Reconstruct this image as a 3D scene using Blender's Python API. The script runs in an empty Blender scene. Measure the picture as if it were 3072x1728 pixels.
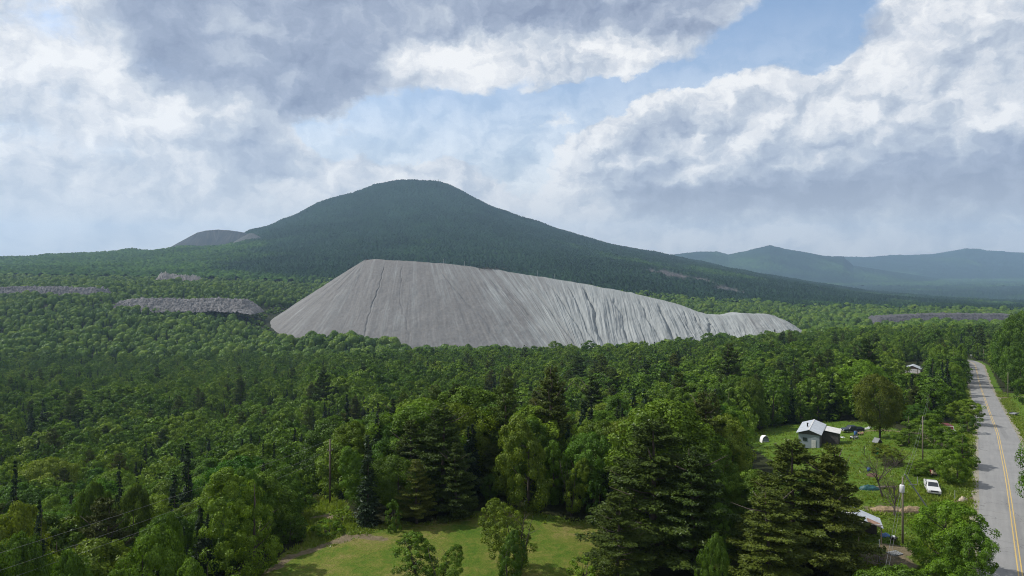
import bpy, math, random
import numpy as np

# ------------------------------------------------------------------ basics
scene = bpy.context.scene
COL = scene.collection
H = 38.0                      # drone height above the yard
F, CX, HY = 2048.0, 1536.0, 790.0   # focal length, centre column and horizon row of the photograph
random.seed(7)
RNG = np.random.default_rng(7)


def lin(r, g, b):
    f = lambda c: (c / 255 / 12.92) if c / 255 <= 0.04045 else ((c / 255 + 0.055) / 1.055) ** 2.4
    return (f(r), f(g), f(b), 1.0)


def tag(o, label=None, category=None, group=None, kind=None):
    if label: o['label'] = label
    if category: o['category'] = category
    if group: o['group'] = group
    if kind: o['kind'] = kind
    return o


def link(name, mesh, parent=None, mat=None):
    o = bpy.data.objects.new(name, mesh)
    COL.objects.link(o)
    if parent is not None: o.parent = parent
    if mat is not None:
        for m in (mat if isinstance(mat, (list, tuple)) else [mat]): mesh.materials.append(m)
    return o


def empty(name, loc, rz=0.0, scale=(1, 1, 1)):
    o = bpy.data.objects.new(name, None)
    COL.objects.link(o)
    o.location = loc
    o.rotation_euler = (0, 0, rz)
    o.scale = scale
    o.empty_display_size = 0.5
    return o


def mesh_np(name, V, Fc, smooth=True, attrs=None, mats=None, mat_idx=None):
    """mesh from a vertex array and a face array (all faces with as many corners)"""
    V = np.ascontiguousarray(V, dtype=np.float32); Fc = np.ascontiguousarray(Fc, dtype=np.int32)
    me = bpy.data.meshes.new(name)
    n, k = Fc.shape
    me.vertices.add(len(V)); me.vertices.foreach_set('co', V.ravel())
    me.loops.add(n * k); me.loops.foreach_set('vertex_index', Fc.ravel())
    me.polygons.add(n)
    me.polygons.foreach_set('loop_start', np.arange(0, n * k, k, dtype=np.int32))
    me.polygons.foreach_set('loop_total', np.full(n, k, dtype=np.int32))
    me.polygons.foreach_set('use_smooth', np.full(n, bool(smooth)))
    if mat_idx is not None: me.polygons.foreach_set('material_index', np.asarray(mat_idx, dtype=np.int32))
    for key, val in (attrs or {}).items():
        val = np.asarray(val, dtype=np.float32)
        if val.ndim == 1:
            a = me.attributes.new(key, 'FLOAT', 'POINT'); a.data.foreach_set('value', val)
        else:
            a = me.attributes.new(key, 'FLOAT_COLOR', 'POINT')
            a.data.foreach_set('color', np.concatenate([val, np.ones((len(val), 1), np.float32)], 1).ravel())
    for m in mats or []: me.materials.append(m)
    me.update(calc_edges=True)
    return me


def grid_faces(nr, nc):
    i = np.arange((nr - 1) * nc).reshape(nr - 1, nc)[:, :-1].ravel()
    return np.stack([i, i + 1, i + nc + 1, i + nc], 1)


# ------------------------------------------------------------------ noise
def _h(ix, iy, s):
    n = (ix.astype(np.int64) * 374761393 + iy.astype(np.int64) * 668265263 + s * 974634777) & 0xffffffff
    n = ((n ^ (n >> 13)) * 1274126177) & 0xffffffff
    return ((n ^ (n >> 16)) & 0xffffff) / float(0xffffff)


def vnoise(x, y, s=0):
    ix = np.floor(x); iy = np.floor(y); fx = x - ix; fy = y - iy
    fx = fx * fx * fx * (fx * (fx * 6 - 15) + 10); fy = fy * fy * fy * (fy * (fy * 6 - 15) + 10)
    ix = ix.astype(np.int64); iy = iy.astype(np.int64)
    a = _h(ix, iy, s) * (1 - fx) + _h(ix + 1, iy, s) * fx
    b = _h(ix, iy + 1, s) * (1 - fx) + _h(ix + 1, iy + 1, s) * fx
    return (a * (1 - fy) + b * fy) * 2 - 1


def fbm(x, y, s=0, octv=4, gain=0.5):
    x = np.asarray(x, float); y = np.asarray(y, float)
    t = 0; a = 1.0; n = 0
    for k in range(octv):
        t = t + a * vnoise(x * 2 ** k + 17.3 * k, y * 2 ** k - 9.1 * k, s + k); n += a; a *= gain
    return t / n


def sstep(a, b, x):
    t = np.clip((x - a) / (b - a), 0, 1)
    return t * t * (3 - 2 * t)


# ------------------------------------------------------------------ the lie of the land
# four side-by-side profiles near the camera (left, centre left, centre, right), then the
# long slopes beyond as heights at chosen distances
KY = [-400, 0, 60, 80, 95, 110, 130, 150, 172, 210, 253, 300, 344, 430, 520, 650, 800, 900, 1000, 1100, 1300]
PL = [-6, -6, -7, -9, -14, -18, -22, -26, -29, -34, -40, -46, -51, -54, -60, -72, -60, -50, -38, -24, -10]
PM = [0, 0, 0, 0, -2, -7, -13, -18, -23, -30, -37, -43, -48, -52, -58, -70, -68, -64, -58, -44, -20]
PC = [0, 0, 0, 0, 0, -0.5, -6, -13, -18, -26, -32, -36, -39, -44, -51, -63, -82, -90, -92, -86, -62]
PD = [0, 0, 0, 0, 0, 0, -4, -9, -13, -20, -26, -32, -36, -42, -48, -57, -80, -90, -92, -84, -66]
PE = [0, 0, 0, 0, 0, 0, -2, -4.5, -8, -13, -18, -22, -26, -31, -36, -43, -58, -68, -74, -76, -78]
PR = [0, 0, 0, 0, 0, 0, -1, -3, -5, -9, -13, -18, -22, -25, -30, -38, -48, -56, -63, -68, -76]
TC = [-0.64, -0.38, -0.25, 0.13, 0.43, 0.62]
NEAR = np.array([PL, PM, PC, PD, PE, PR], float).T          # rows: distance, columns: direction
TX = lambda xs: [(x - CX) / F for x in xs]
FAR = [   # distance, then (photo column, photo row) pairs of that contour
    (1750, [(0, 836), (300, 838), (500, 842), (800, 850), (1100, 858), (1500, 862), (1800, 880), (2050, 905), (2400, 930), (3072, 942)]),
    (2550, [(0, 800), (300, 794), (500, 788), (800, 766), (1000, 752), (1300, 745), (1600, 768), (1900, 806), (2200, 852), (2600, 905), (3072, 928)]),
    (3400, [(0, 775), (150, 771), (300, 764), (500, 750), (620, 736), (800, 708), (900, 690), (1100, 668), (1300, 656), (1500, 676), (1700, 722), (1900, 768), (2200, 822), (2600, 885), (3072, 914)]),
    (3950, [(0, 782), (300, 772), (500, 760), (620, 741), (700, 716), (770, 698), (850, 675), (1000, 634), (1100, 617), (1300, 602), (1450, 634), (1600, 682), (1850, 746), (2150, 804), (2450, 856), (2600, 878), (3072, 910)]),
    (4600, [(-200, 800), (300, 786), (500, 772), (620, 747), (700, 718), (745, 690), (800, 679), (850, 658), (890, 644), (950, 612), (1060, 578), (1120, 556), (1180, 543), (1230, 540), (1300, 541), (1340, 550), (1400, 582), (1480, 621), (1560, 652), (1620, 668), (1660, 684), (1740, 708), (1850, 735), (2000, 765), (2150, 795), (2300, 825), (2450, 850), (2600, 871), (2800, 890), (3072, 906), (3300, 915)]),
    (5600, None), (9000, None), (26000, None)]
TQ = np.linspace(-1.6, 1.6, 801)
ROWY = np.array(KY + [f[0] for f in FAR], float)
_tab = []
for r in range(len(KY)): _tab.append(np.interp(TQ, TC, NEAR[r]))
for D, pts in FAR:
    if pts:
        xs, ys = zip(*pts)
        xs = TX(xs)
        k = np.interp(TQ, xs, ys)
        k = np.convolve(np.pad(k, 2, 'edge'), [.1, .2, .4, .2, .1], 'valid') if D > 4000 else np.convolve(np.pad(k, 6, 'edge'), np.ones(13) / 13, 'valid')
        _tab.append(H - (k - HY) / F * D - (12 if D > 4000 else 7 if D > 3000 else 0))
    elif D == 5600: _tab.append(np.maximum(-200, np.where(_tab[-1] > 0, _tab[-1] - 210, _tab[-1] - 60)))
    else: _tab.append(np.full(len(TQ), -200.0))
TAB = np.array(_tab)
for r in range(len(KY)):      # round the near profiles off sideways
    TAB[r] = np.convolve(np.pad(TAB[r], 12, 'edge'), np.hanning(27)[1:-1] / np.hanning(27).sum(), 'valid')
dY = np.diff(ROWY)
SL = np.diff(TAB, axis=0) / dY[:, None]
TG = np.zeros_like(TAB)
for r in range(1, len(ROWY) - 1):
    a, b = SL[r - 1], SL[r]
    w1, w2 = 2 * dY[r] + dY[r - 1], dY[r] + 2 * dY[r - 1]
    with np.errstate(divide='ignore', invalid='ignore'):
        m = (w1 + w2) / (w1 / a + w2 / b)
    TG[r] = np.where(a * b > 0, m, 0)


def ground0(X, Y):
    X = np.asarray(X, float); Y = np.asarray(Y, float)
    t = np.clip(X / np.maximum(Y, 60), -1.59, 1.59)
    u = (t - TQ[0]) / (TQ[1] - TQ[0]); i = np.clip(np.floor(u).astype(int), 0, len(TQ) - 2); fu = u - i
    r = np.clip(np.searchsorted(ROWY, Y) - 1, 0, len(ROWY) - 2)
    h = dY[r]; s = np.clip((Y - ROWY[r]) / h, 0, 1)
    g = lambda A, rr: A[rr, i] * (1 - fu) + A[rr, i + 1] * fu
    s2, s3 = s * s, s * s * s
    return (2 * s3 - 3 * s2 + 1) * g(TAB, r) + (s3 - 2 * s2 + s) * h * g(TG, r) + (3 * s2 - 2 * s3) * g(TAB, r + 1) + (s3 - s2) * h * g(TG, r + 1)


# the road: centre line from the photograph's yellow line
ROADP = np.array([(20, -30), (50.6, 40), (62.5, 84), (85, 117), (122.4, 172), (175.5, 253), (235.5, 344), (272, 400), (290, 428), (300, 450), (303, 480), (298, 520)], float)
ROADP[0] = (14.5, -10)
ROADP[1] = (34.0, 42)


def smooth_path(P, n=500):
    d = np.r_[0, np.cumsum(np.hypot(*np.diff(P, axis=0).T))]
    s = np.linspace(0, d[-1], n)
    x, y = np.interp(s, d, P[:, 0]), np.interp(s, d, P[:, 1])
    for _ in range(60):
        x[1:-1] = .25 * x[:-2] + .5 * x[1:-1] + .25 * x[2:]; y[1:-1] = .25 * y[:-2] + .5 * y[1:-1] + .25 * y[2:]
    return np.stack([x, y], 1)


ROAD = smooth_path(ROADP)
_rt = np.gradient(ROAD, axis=0); _rt /= np.linalg.norm(_rt, axis=1)[:, None]
ROADN = np.stack([_rt[:, 1], -_rt[:, 0]], 1)                 # to the right of travel
ROADZ = ground0(ROAD[:, 0], ROAD[:, 1])
_k = np.ones(25) / 25
ROADZ = np.convolve(np.pad(ROADZ, 12, 'edge'), _k, 'valid')


def road_rel(X, Y):
    """signed distance to the road's centre line (right is positive) and the road height there"""
    X = np.atleast_1d(np.asarray(X, float)); Y = np.atleast_1d(np.asarray(Y, float))
    d = np.full(X.shape, 1e4); z = np.zeros(X.shape)
    near = (np.abs(X - np.interp(Y, ROAD[:, 1], ROAD[:, 0])) < 60) & (Y < 540) & (Y > -15)
    idx = np.nonzero(near.ravel())[0]
    for c in range(0, len(idx), 20000):
        ii = idx[c:c + 20000]
        q = np.stack([X.ravel()[ii], Y.ravel()[ii]], 1)
        D = ((q[:, None, :] - ROAD[None, ::2, :]) ** 2).sum(2)
        j = D.argmin(1) * 2
        d.ravel()[ii] = ((q - ROAD[j]) * ROADN[j]).sum(1)
        z.ravel()[ii] = ROADZ[j]
    return d, z


def ground(X, Y):
    X = np.asarray(X, float); Y = np.asarray(Y, float)
    sh = np.broadcast(X, Y).shape
    X, Y = np.broadcast_arrays(X, Y)
    z = ground0(X, Y)
    z = z + 24 * np.exp(-((X + 205) / 75) ** 2 - ((Y - 850) / 70) ** 2)
    amp = np.clip((Y - 100) / 900, 0, 1) * 3 + np.clip((Y - 1500) / 2500, 0, 1) * 9
    z = z + amp * fbm(X / 160, Y / 160, 11, 4) + np.clip((Y - 60) / 60, 0, 1) * 0.35 * fbm(X / 14, Y / 14, 5, 3)
    d, rz = road_rel(X, Y)
    d = d.reshape(sh) if sh else d[0]; rz = rz.reshape(sh) if sh else rz[0]
    w = 1 - sstep(5.2, 13, np.abs(d))
    return z * (1 - w) + (rz - 0.12) * w


def hit(px, py, lo=45.0, hi=2000.0):
    """where the line of sight through a photo pixel meets the ground"""
    px = np.atleast_1d(np.asarray(px, float)); py = np.atleast_1d(np.asarray(py, float))
    Ys = np.geomspace(lo, hi, 420)
    t = (px - CX) / F; e = (py - HY) / F
    f = H - e[:, None] * Ys[None] - ground(t[:, None] * Ys[None], np.broadcast_to(Ys[None], (len(px), len(Ys))))
    neg = f < 0
    k = np.where(neg.any(1), neg.argmax(1), len(Ys) - 1); k = np.maximum(k, 1)
    r = np.arange(len(px)); a, b = f[r, k - 1], f[r, k]
    s = np.clip(a / np.where(a - b == 0, 1, a - b), 0, 1)
    Y = Ys[k - 1] + s * (Ys[k] - Ys[k - 1])
    X = t * Y
    return np.stack([X, Y, ground(X, Y)], 1)


def at(px, py):
    return tuple(float(v) for v in hit(px, py)[0])


def pix(X, Y, Z):
    return CX + X / Y * F, HY + (H - Z) / Y * F


def inside(poly, x, y):
    x = np.asarray(x, float); y = np.asarray(y, float)
    r = np.zeros(np.broadcast(x, y).shape, bool)
    n = len(poly)
    for i in range(n):
        x0, y0 = poly[i]; x1, y1 = poly[(i + 1) % n]
        if y0 == y1: continue
        c = ((y0 > y) != (y1 > y)) & (x < (x1 - x0) * (y - y0) / (y1 - y0) + x0)
        r ^= c
    return r


# ------------------------------------------------------------------ materials
class NT:
    """tiny node helper"""
    def __init__(self, tree):
        self.t = tree; self.n = tree.nodes; self.l = tree.links

    def node(self, typ, **kw):
        nd = self.n.new(typ)
        ins = kw.pop('ins', {})
        for k, v in kw.items(): setattr(nd, k, v)
        for k, v in ins.items(): self.set(nd.inputs[k], v)
        return nd

    def set(self, sock, v):
        if isinstance(v, bpy.types.NodeSocket): self.l.new(v, sock)
        else: sock.default_value = v

    def math(self, op, a, b=None, c=None, clamp=False):
        nd = self.n.new('ShaderNodeMath'); nd.operation = op; nd.use_clamp = clamp
        for i, v in enumerate((a, b, c)):
            if v is not None: self.set(nd.inputs[i], v)
        return nd.outputs[0]

    def vmath(self, op, a, b=None, scale=None):
        nd = self.n.new('ShaderNodeVectorMath'); nd.operation = op
        self.set(nd.inputs[0], a)
        if b is not None: self.set(nd.inputs[1], b)
        if scale is not None: self.set(nd.inputs['Scale'], scale)
        return nd.outputs['Value'] if op in ('DOT_PRODUCT', 'LENGTH', 'DISTANCE') else nd.outputs[0]

    def noise(self, vec, scale, detail=4, rough=0.55, dist=0.0, out='Fac', lac=2.0):
        nd = self.n.new('ShaderNodeTexNoise')
        if vec is not None: self.l.new(vec, nd.inputs['Vector'])
        nd.inputs['Scale'].default_value = scale; nd.inputs['Detail'].default_value = detail
        nd.inputs['Roughness'].default_value = rough; nd.inputs['Distortion'].default_value = dist
        nd.inputs['Lacunarity'].default_value = lac
        return nd.outputs[out]

    def ramp(self, fac, stops):
        nd = self.n.new('ShaderNodeValToRGB'); self.l.new(fac, nd.inputs[0])
        cr = nd.color_ramp
        while len(cr.elements) < len(stops): cr.elements.new(0.5)
        for e, (p, c) in zip(cr.elements, stops):
            e.position = p; e.color = c if len(c) == 4 else (*c, 1)
        return nd.outputs[0]

    def mix(self, fac, a, b, mode='MIX'):
        nd = self.n.new('ShaderNodeMix'); nd.data_type = 'RGBA'; nd.blend_type = mode
        self.set(nd.inputs[0], fac); self.set(nd.inputs[6], a); self.set(nd.inputs[7], b)
        return nd.outputs[2]

    def maprange(self, v, a, b, c=0.0, d=1.0, smooth=True):
        nd = self.n.new('ShaderNodeMapRange')
        if smooth: nd.interpolation_type = 'SMOOTHSTEP'
        self.set(nd.inputs[0], v)
        for i, k in enumerate((a, b, c, d)): nd.inputs[i + 1].default_value = k
        return nd.outputs[0]

    def attr(self, name, out='Fac'):
        nd = self.n.new('ShaderNodeAttribute'); nd.attribute_name = name
        return nd.outputs[out]


def new_mat(name):
    m = bpy.data.materials.new(name); m.use_nodes = True
    nt = NT(m.node_tree)
    bsdf = m.node_tree.nodes['Principled BSDF']
    out = m.node_tree.nodes['Material Output']
    return m, nt, bsdf, out


def plain(name, color, rough=0.6, metal=0.0, var=0.12, scale=3.0, bump=0.0, spec=0.4):
    """painted, wooden or rusty surface with a little unevenness"""
    m, nt, b, out = new_mat(name)
    tc = nt.node('ShaderNodeTexCoord').outputs['Object']
    n = nt.noise(tc, scale, 6, 0.65)
    k = nt.maprange(n, 0.3, 0.7, 1 - var, 1 + var, False)
    c = nt.node('ShaderNodeVectorMath', operation='SCALE'); c.inputs[0].default_value = color[:3]; nt.set(c.inputs['Scale'], k)
    nt.set(b.inputs['Base Color'], c.outputs[0])
    b.inputs['Roughness'].default_value = rough; b.inputs['Metallic'].default_value = metal
    b.inputs['Specular IOR Level'].default_value = spec
    if bump:
        bp = nt.node('ShaderNodeBump'); bp.inputs['Strength'].default_value = bump; nt.set(bp.inputs['Height'], nt.noise(tc, scale * 5, 5)); nt.set(b.inputs['Normal'], bp.outputs[0])
    return m


# ------------------------------------------------------------------ small mesh builder
class MB:
    def __init__(self): self.v = []; self.f = []

    def add(self, vs, fs):
        o = len(self.v); self.v += [tuple(p) for p in vs]; self.f += [tuple(i + o for i in f) for f in fs]
        return self

    def box(self, c, s, rz=0.0, taper=1.0, tilt=None):
        x, y, z = (k / 2 for k in s); ca, sa = math.cos(rz), math.sin(rz)
        P = []
        for dz, k in ((-z, 1), (z, taper)):
            for dx, dy in ((-x, -y), (x, -y), (x, y), (-x, y)):
                dx *= k; dy *= k
                P.append((c[0] + dx * ca - dy * sa, c[1] + dx * sa + dy * ca, c[2] + dz))
        return self.add(P, [(0, 3, 2, 1), (4, 5, 6, 7), (0, 1, 5, 4), (1, 2, 6, 5), (2, 3, 7, 6), (3, 0, 4, 7)])

    def tube(self, pts, rad, n=6, cap=True):
        pts = [np.array(p, float) for p in pts]
        if not hasattr(rad, '__len__'): rad = [rad] * len(pts)
        rings = []
        prev = None
        for i, p in enumerate(pts):
            d = pts[min(i + 1, len(pts) - 1)] - pts[max(i - 1, 0)]; d /= (np.linalg.norm(d) + 1e-9)
            ref = np.array((0, 0, 1.0)) if abs(d[2]) < .9 else np.array((1.0, 0, 0))
            u = np.cross(d, ref); u /= np.linalg.norm(u)
            if prev is not None:
                u = prev - d * prev.dot(d); u /= (np.linalg.norm(u) + 1e-9)
            prev = u; w = np.cross(d, u)
            rings.append([p + rad[i] * (math.cos(a) * u + math.sin(a) * w) for a in np.arange(n) * 2 * math.pi / n])
        V = [q for r in rings for q in r]; Fs = []
        for i in range(len(pts) - 1):
            for j in range(n):
                Fs.append((i * n + j, i * n + (j + 1) % n, (i + 1) * n + (j + 1) % n, (i + 1) * n + j))
        if cap: Fs += [tuple(range(n))[::-1], tuple((len(pts) - 1) * n + j for j in range(n))]
        return self.add(V, Fs)

    def extrude(self, poly, y0, y1):
        """outline in the x-z plane pushed from y0 to y1"""
        n = len(poly)
        V = [(p[0], y0, p[1]) for p in poly] + [(p[0], y1, p[1]) for p in poly]
        return self.add(V, [tuple(range(n)), tuple(range(2 * n - 1, n - 1, -1))] + [(i, i + n, (i + 1) % n + n, (i + 1) % n) for i in range(n)])

    def disc(self, c, r, w, axis='y', n=18):
        d = {'x': (w / 2, 0, 0), 'y': (0, w / 2, 0), 'z': (0, 0, w / 2)}[axis]
        c = np.array(c); d = np.array(d)
        return self.tube([c - d, c - d * .7, c + d * .7, c + d], [r * .9, r, r, r * .9], n)

    def build(self, name, mat, parent=None, smooth=False, bevel=0.0):
        me = bpy.data.meshes.new(name); me.from_pydata(self.v, [], self.f)
        if smooth: me.polygons.foreach_set('use_smooth', [True] * len(me.polygons))
        me.update()
        o = link(name, me, parent, mat)
        if bevel:
            md = o.modifiers.new('edge', 'BEVEL'); md.width = bevel; md.segments = 2; md.limit_method = 'ANGLE'
        return o
# ------------------------------------------------------------------ camera, sun, sky, air
cam = bpy.data.objects.new('camera', bpy.data.cameras.new('camera')); COL.objects.link(cam)
cam.location = (0, 0, H); cam.rotation_euler = (math.radians(90), 0, 0)
cam.data.lens = 24; cam.data.sensor_width = 36
cam.data.shift_y = -(864 - HY) / 3072
cam.data.clip_end = 90000; cam.data.clip_start = 0.5
scene.camera = cam

SUN_EL, SUN_AZ = math.radians(47), math.radians(-78)        # left of the view and a little ahead
sd = np.array([math.sin(SUN_AZ) * math.cos(SUN_EL), math.cos(SUN_AZ) * math.cos(SUN_EL), math.sin(SUN_EL)])
sun = bpy.data.objects.new('sun', bpy.data.lights.new('sun', 'SUN')); COL.objects.link(sun)
sun.data.energy = 5.0; sun.data.angle = math.radians(0.53); sun.data.color = (1.0, 0.95, 0.86)
from mathutils import Vector
sun.rotation_euler = Vector(sd).to_track_quat('Z', 'Y').to_euler()
sun.location = (-200, 40, 300)

world = bpy.data.worlds.new('World'); scene.world = world; world.use_nodes = True
wt = NT(world.node_tree); wt.n.clear()
sky = wt.node('ShaderNodeTexSky', sky_type='NISHITA', sun_disc=False, sun_elevation=SUN_EL, sun_rotation=SUN_AZ, altitude=400, air_density=1.0, dust_density=1.2, ozone_density=1.0)
bg_sky = wt.node('ShaderNodeBackground', ins={'Strength': 0.15}); wt.l.new(sky.outputs[0], bg_sky.inputs[0])

direction = wt.node('ShaderNodeTexCoord').outputs['Generated']
sep = wt.node('ShaderNodeSeparateXYZ'); wt.l.new(direction, sep.inputs[0])
az = wt.math('ARCTAN2', sep.outputs[0], sep.outputs[1])
el = wt.math('ARCSINE', sep.outputs[2])
P0 = wt.node('ShaderNodeCombineXYZ'); wt.l.new(az, P0.inputs[0]); wt.l.new(el, P0.inputs[1]); P0 = P0.outputs[0]


def ang(x, y):     # photo column and row (2576 wide) to azimuth and elevation
    x, y = x * 1.19255, y * 1.19255
    return np.arctan((x - CX) / F), np.arctan((HY - y) / np.hypot(F, x - CX))


# the weather of the day: where cloud stands and how deep it is, on a grid of azimuth and elevation
AZ0, AZ1, EL0, EL1 = -.75, .75, -.05, .50
ga = np.linspace(AZ0, AZ1, 257); ge = np.linspace(EL0, EL1, 129)
GE, GA = np.meshgrid(ge, ga, indexing='ij')
GX = (CX + F * np.tan(GA)) / 1.19255; GY = (HY - np.hypot(F, F * np.tan(GA)) * np.tan(GE)) / 1.19255


def blur(A, r):
    for ax in (0, 1):
        n_ = int(3 * r + 1); w = np.exp(-np.arange(-n_, n_ + 1) ** 2 / (2 * r * r + 1e-6)); w /= w.sum()
        A = np.apply_along_axis(lambda q: np.convolve(np.pad(q, len(w) // 2, 'edge'), w, 'valid'), ax, A)
    return A


def gauss(lst):
    t = np.zeros(GX.shape)
    for x, y, rx, ry, k in lst: t += k * np.exp(-((GX - x) / rx) ** 2 - ((GY - y) / ry) ** 2)
    return t


GAP = [(1945, -80), (1900, 20), (1822, 62), (1800, 100), (1730, 150), (1670, 145), (1600, 195), (1450, 190), (1400, 215), (1290, 210), (1200, 235), (1050, 230), (950, 240), (880, 290), (760, 315), (720, 345), (860, 400), (990, 420), (1120, 390), (1230, 440), (1280, 500), (1322, 492), (1363, 425), (1378, 370), (1488, 312), (1568, 282), (1608, 256), (1698, 222), (1753, 230), (1818, 196), (1933, 174), (1988, 184), (2033, 216), (2108, 150), (2158, 118), (2163, 65), (2192, 36), (2240, -80)]
GAP2 = [(25, 20), (100, -10), (190, 20), (185, 90), (150, 112), (110, 90), (40, 55)]
PUFF = [(1292, 345), (1310, 300), (1400, 262), (1470, 250), (1555, 258), (1530, 285), (1440, 318), (1360, 350)]
ins = lambda p: inside(p, GX, GY).astype(float)
COVER = 1.0 - 1.05 * blur(ins(GAP), 2.0) - .75 * blur(ins(GAP2), 3) + .55 * blur(ins(PUFF), 2.2)
COVER += gauss([(850, 380, 130, 70, .30), (1000, 410, 120, 50, .25), (1280, 440, 60, 80, .3), (1060, 330, 150, 70, .20), (850, 340, 50, 22, .35), (1180, 260, 80, 30, .20), (1010, 250, 60, 30, .25), (1560, 165, 70, 35, .25), (1250, 420, 60, 60, .12), (2060, 190, 60, 40, .12), (280, 60, 60, 60, -.2), (70, 320, 140, 80, -.22), (200, 400, 160, 40, -.1), (1740, 165, 70, 24, .3), (1880, 90, 60, 40, .12), (1120, 420, 110, 40, .25)])
DK = [(310, -80), (312, 60), (320, 170), (400, 195), (450, 212), (525, 252), (600, 272), (675, 287), (800, 296), (862, 280), (905, 250), (955, 230), (1010, 215), (960, 180), (930, 140), (950, 105), (1060, 75), (1180, 85), (1290, 98), (1330, 92), (1400, 80), (1480, 75), (1560, 70), (1640, 100), (1700, 105), (1760, 85), (1810, 50), (1850, -80)]
BASE = [(1500, 455), (1560, 430), (1640, 432), (1720, 448), (1780, 450), (1860, 425), (1980, 430), (2080, 405), (2200, 420), (2320, 395), (2450, 372), (2600, 360), (2700, 560), (2430, 536), (2240, 525), (2080, 530), (1900, 545), (1760, 570), (1640, 560), (1540, 520)]
GREY = [(470, 330), (540, 300), (640, 300), (690, 330), (700, 372), (692, 430), (640, 446), (560, 440), (500, 410)]
RG = [(2290, 105), (2400, 88), (2600, 80), (2700, 150), (2600, 185), (2460, 180), (2360, 150)]
SHADE = .235 + .48 * blur(ins(DK), 4.0) + .58 * blur(ins(BASE), 3.5) + .34 * blur(ins(GREY), 2.6) + .28 * blur(ins(RG), 5)
SHADE += gauss([(470, 70, 150, 80, .10), (390, 130, 60, 40, .10), (800, 250, 200, 32, .16), (900, 160, 130, 60, .08), (600, 45, 90, 45, -.26), (580, 165, 90, 40, -.14), (1500, 30, 130, 40, .05), (1700, 70, 90, 34, .20), (1080, 20, 200, 30, -.02),
    (100, 340, 160, 50, .10), (60, 250, 100, 40, .08), (330, 420, 110, 22, .16), (560, 520, 200, 20, .08), (120, 470, 140, 22, .03), (390, 500, 90, 18, .10), (940, 400, 60, 16, .1),
    (1900, 490, 360, 34, .14), (2200, 500, 260, 30, .10), (2500, 450, 130, 60, .08), (1620, 350, 90, 40, .18), (1560, 370, 80, 30, .12), (1880, 330, 120, 26, .10), (2080, 350, 100, 26, .12), (2440, 330, 160, 30, .16), (2250, 370, 110, 24, .12), (2500, 590, 180, 40, .08), (1850, 585, 260, 26, -.20), (200, 560, 260, 60, -.14), (1590, 600, 160, 24, .06),
    (240, 110, 80, 50, -.22), (60, 120, 100, 50, -.20), (180, 180, 140, 50, -.18), (310, 225, 60, 40, -.20), (420, 280, 100, 36, -.22), (560, 290, 60, 20, -.14), (390, 320, 50, 30, -.16), (640, 325, 14, 12, -.2),
    (1130, 130, 130, 45, -.22), (1260, 90, 60, 30, -.2), (1200, 170, 90, 30, -.14), (1570, 130, 80, 50, -.2), (1345, 470, 40, 50, -.2), (1385, 410, 40, 50, -.2), (1420, 340, 40, 30, -.2), (1500, 340, 50, 26, -.2), (1600, 285, 60, 24, -.22), (1700, 245, 60, 24, -.2), (1830, 215, 70, 26, -.22), (1950, 200, 70, 30, -.2), (1570, 405, 44, 24, -.24), (1880, 380, 40, 26, -.14), (1800, 425, 70, 16, -.32), (2150, 290, 60, 30, -.24), (2190, 275, 30, 20, -.2), (2400, 240, 120, 40, -.14), (2250, 30, 60, 60, -.16), (2350, 30, 80, 50, -.08), (2190, 160, 90, 26, -.1),
    (1730, 590, 60, 24, -.12), (1950, 580, 40, 24, -.12), (2060, 590, 60, 30, -.14), (860, 430, 60, 30, -.16), (270, 455, 40, 16, -.14), (100, 450, 40, 16, -.1), (620, 500, 60, 20, -.1)])
SHADE += .10 * fbm(GA / .10, GE / .05, 303, 3)


def field(A, n3, coord):
    """a smooth two-way table as a sum of products of curves (one along azimuth, one along elevation)"""
    U, S, Vt = np.linalg.svd(A, full_matrices=False)
    tot = None
    for k in range(n3):
        outs = []
        for fn, sock in ((U[:, 3 * k:3 * k + 3].T, coord[1]), (Vt[3 * k:3 * k + 3], coord[0])):
            nd = wt.n.new('ShaderNodeRGBCurve'); mp = nd.mapping
            lo = fn.min(1); hi = fn.max(1)
            for c in range(3):
                yv = (fn[c] - lo[c]) / (hi[c] - lo[c]); N = len(yv)
                cu = mp.curves[c]; step = 2
                xs = np.linspace(0, 1, N)[::step]; ys_ = yv[::step]
                cu.points[0].location = (xs[0], ys_[0]); cu.points[1].location = (xs[-1], ys_[-1])
                for xx, yy in zip(xs[1:-1], ys_[1:-1]): cu.points.new(float(xx), float(yy))
            mp.update()
            wt.l.new(sock, nd.inputs['Color'])
            ma = wt.n.new('ShaderNodeVectorMath'); ma.operation = 'MULTIPLY_ADD'
            wt.l.new(nd.outputs[0], ma.inputs[0]); ma.inputs[1].default_value = tuple(hi - lo); ma.inputs[2].default_value = tuple(lo)
            outs.append(ma.outputs[0])
        d = wt.vmath('DOT_PRODUCT', wt.vmath('MULTIPLY', outs[0], outs[1]), tuple(S[3 * k:3 * k + 3]))
        tot = d if tot is None else wt.math('ADD', tot, d)
    return tot


# edges of the clouds are pushed about by two scales of turbulence
def noise2(vec, *a, **k):
    s_ = wt.noise(vec, *a, **k); s_.node.noise_dimensions = '2D'
    return s_


st = wt.vmath('MULTIPLY', P0, (1.0, 1.45, 1.0))
w1 = wt.vmath('SUBTRACT', noise2(st, 9.0, 2, 0.5, out='Color'), (0.5, 0.5, 0.5))
w2 = wt.vmath('SUBTRACT', noise2(wt.vmath('ADD', st, (3.1, 7.7, 0)), 34.0, 5, 0.60, out='Color'), (0.5, 0.5, 0.5))
W = wt.vmath('ADD', wt.vmath('ADD', P0, wt.vmath('SCALE', w1, scale=0.040)), wt.vmath('SCALE', w2, scale=0.030))


def grey3(sock):
    c_ = wt.n.new('ShaderNodeCombineXYZ')
    for i in range(3): wt.l.new(sock, c_.inputs[i])
    return c_.outputs[0]


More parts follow.
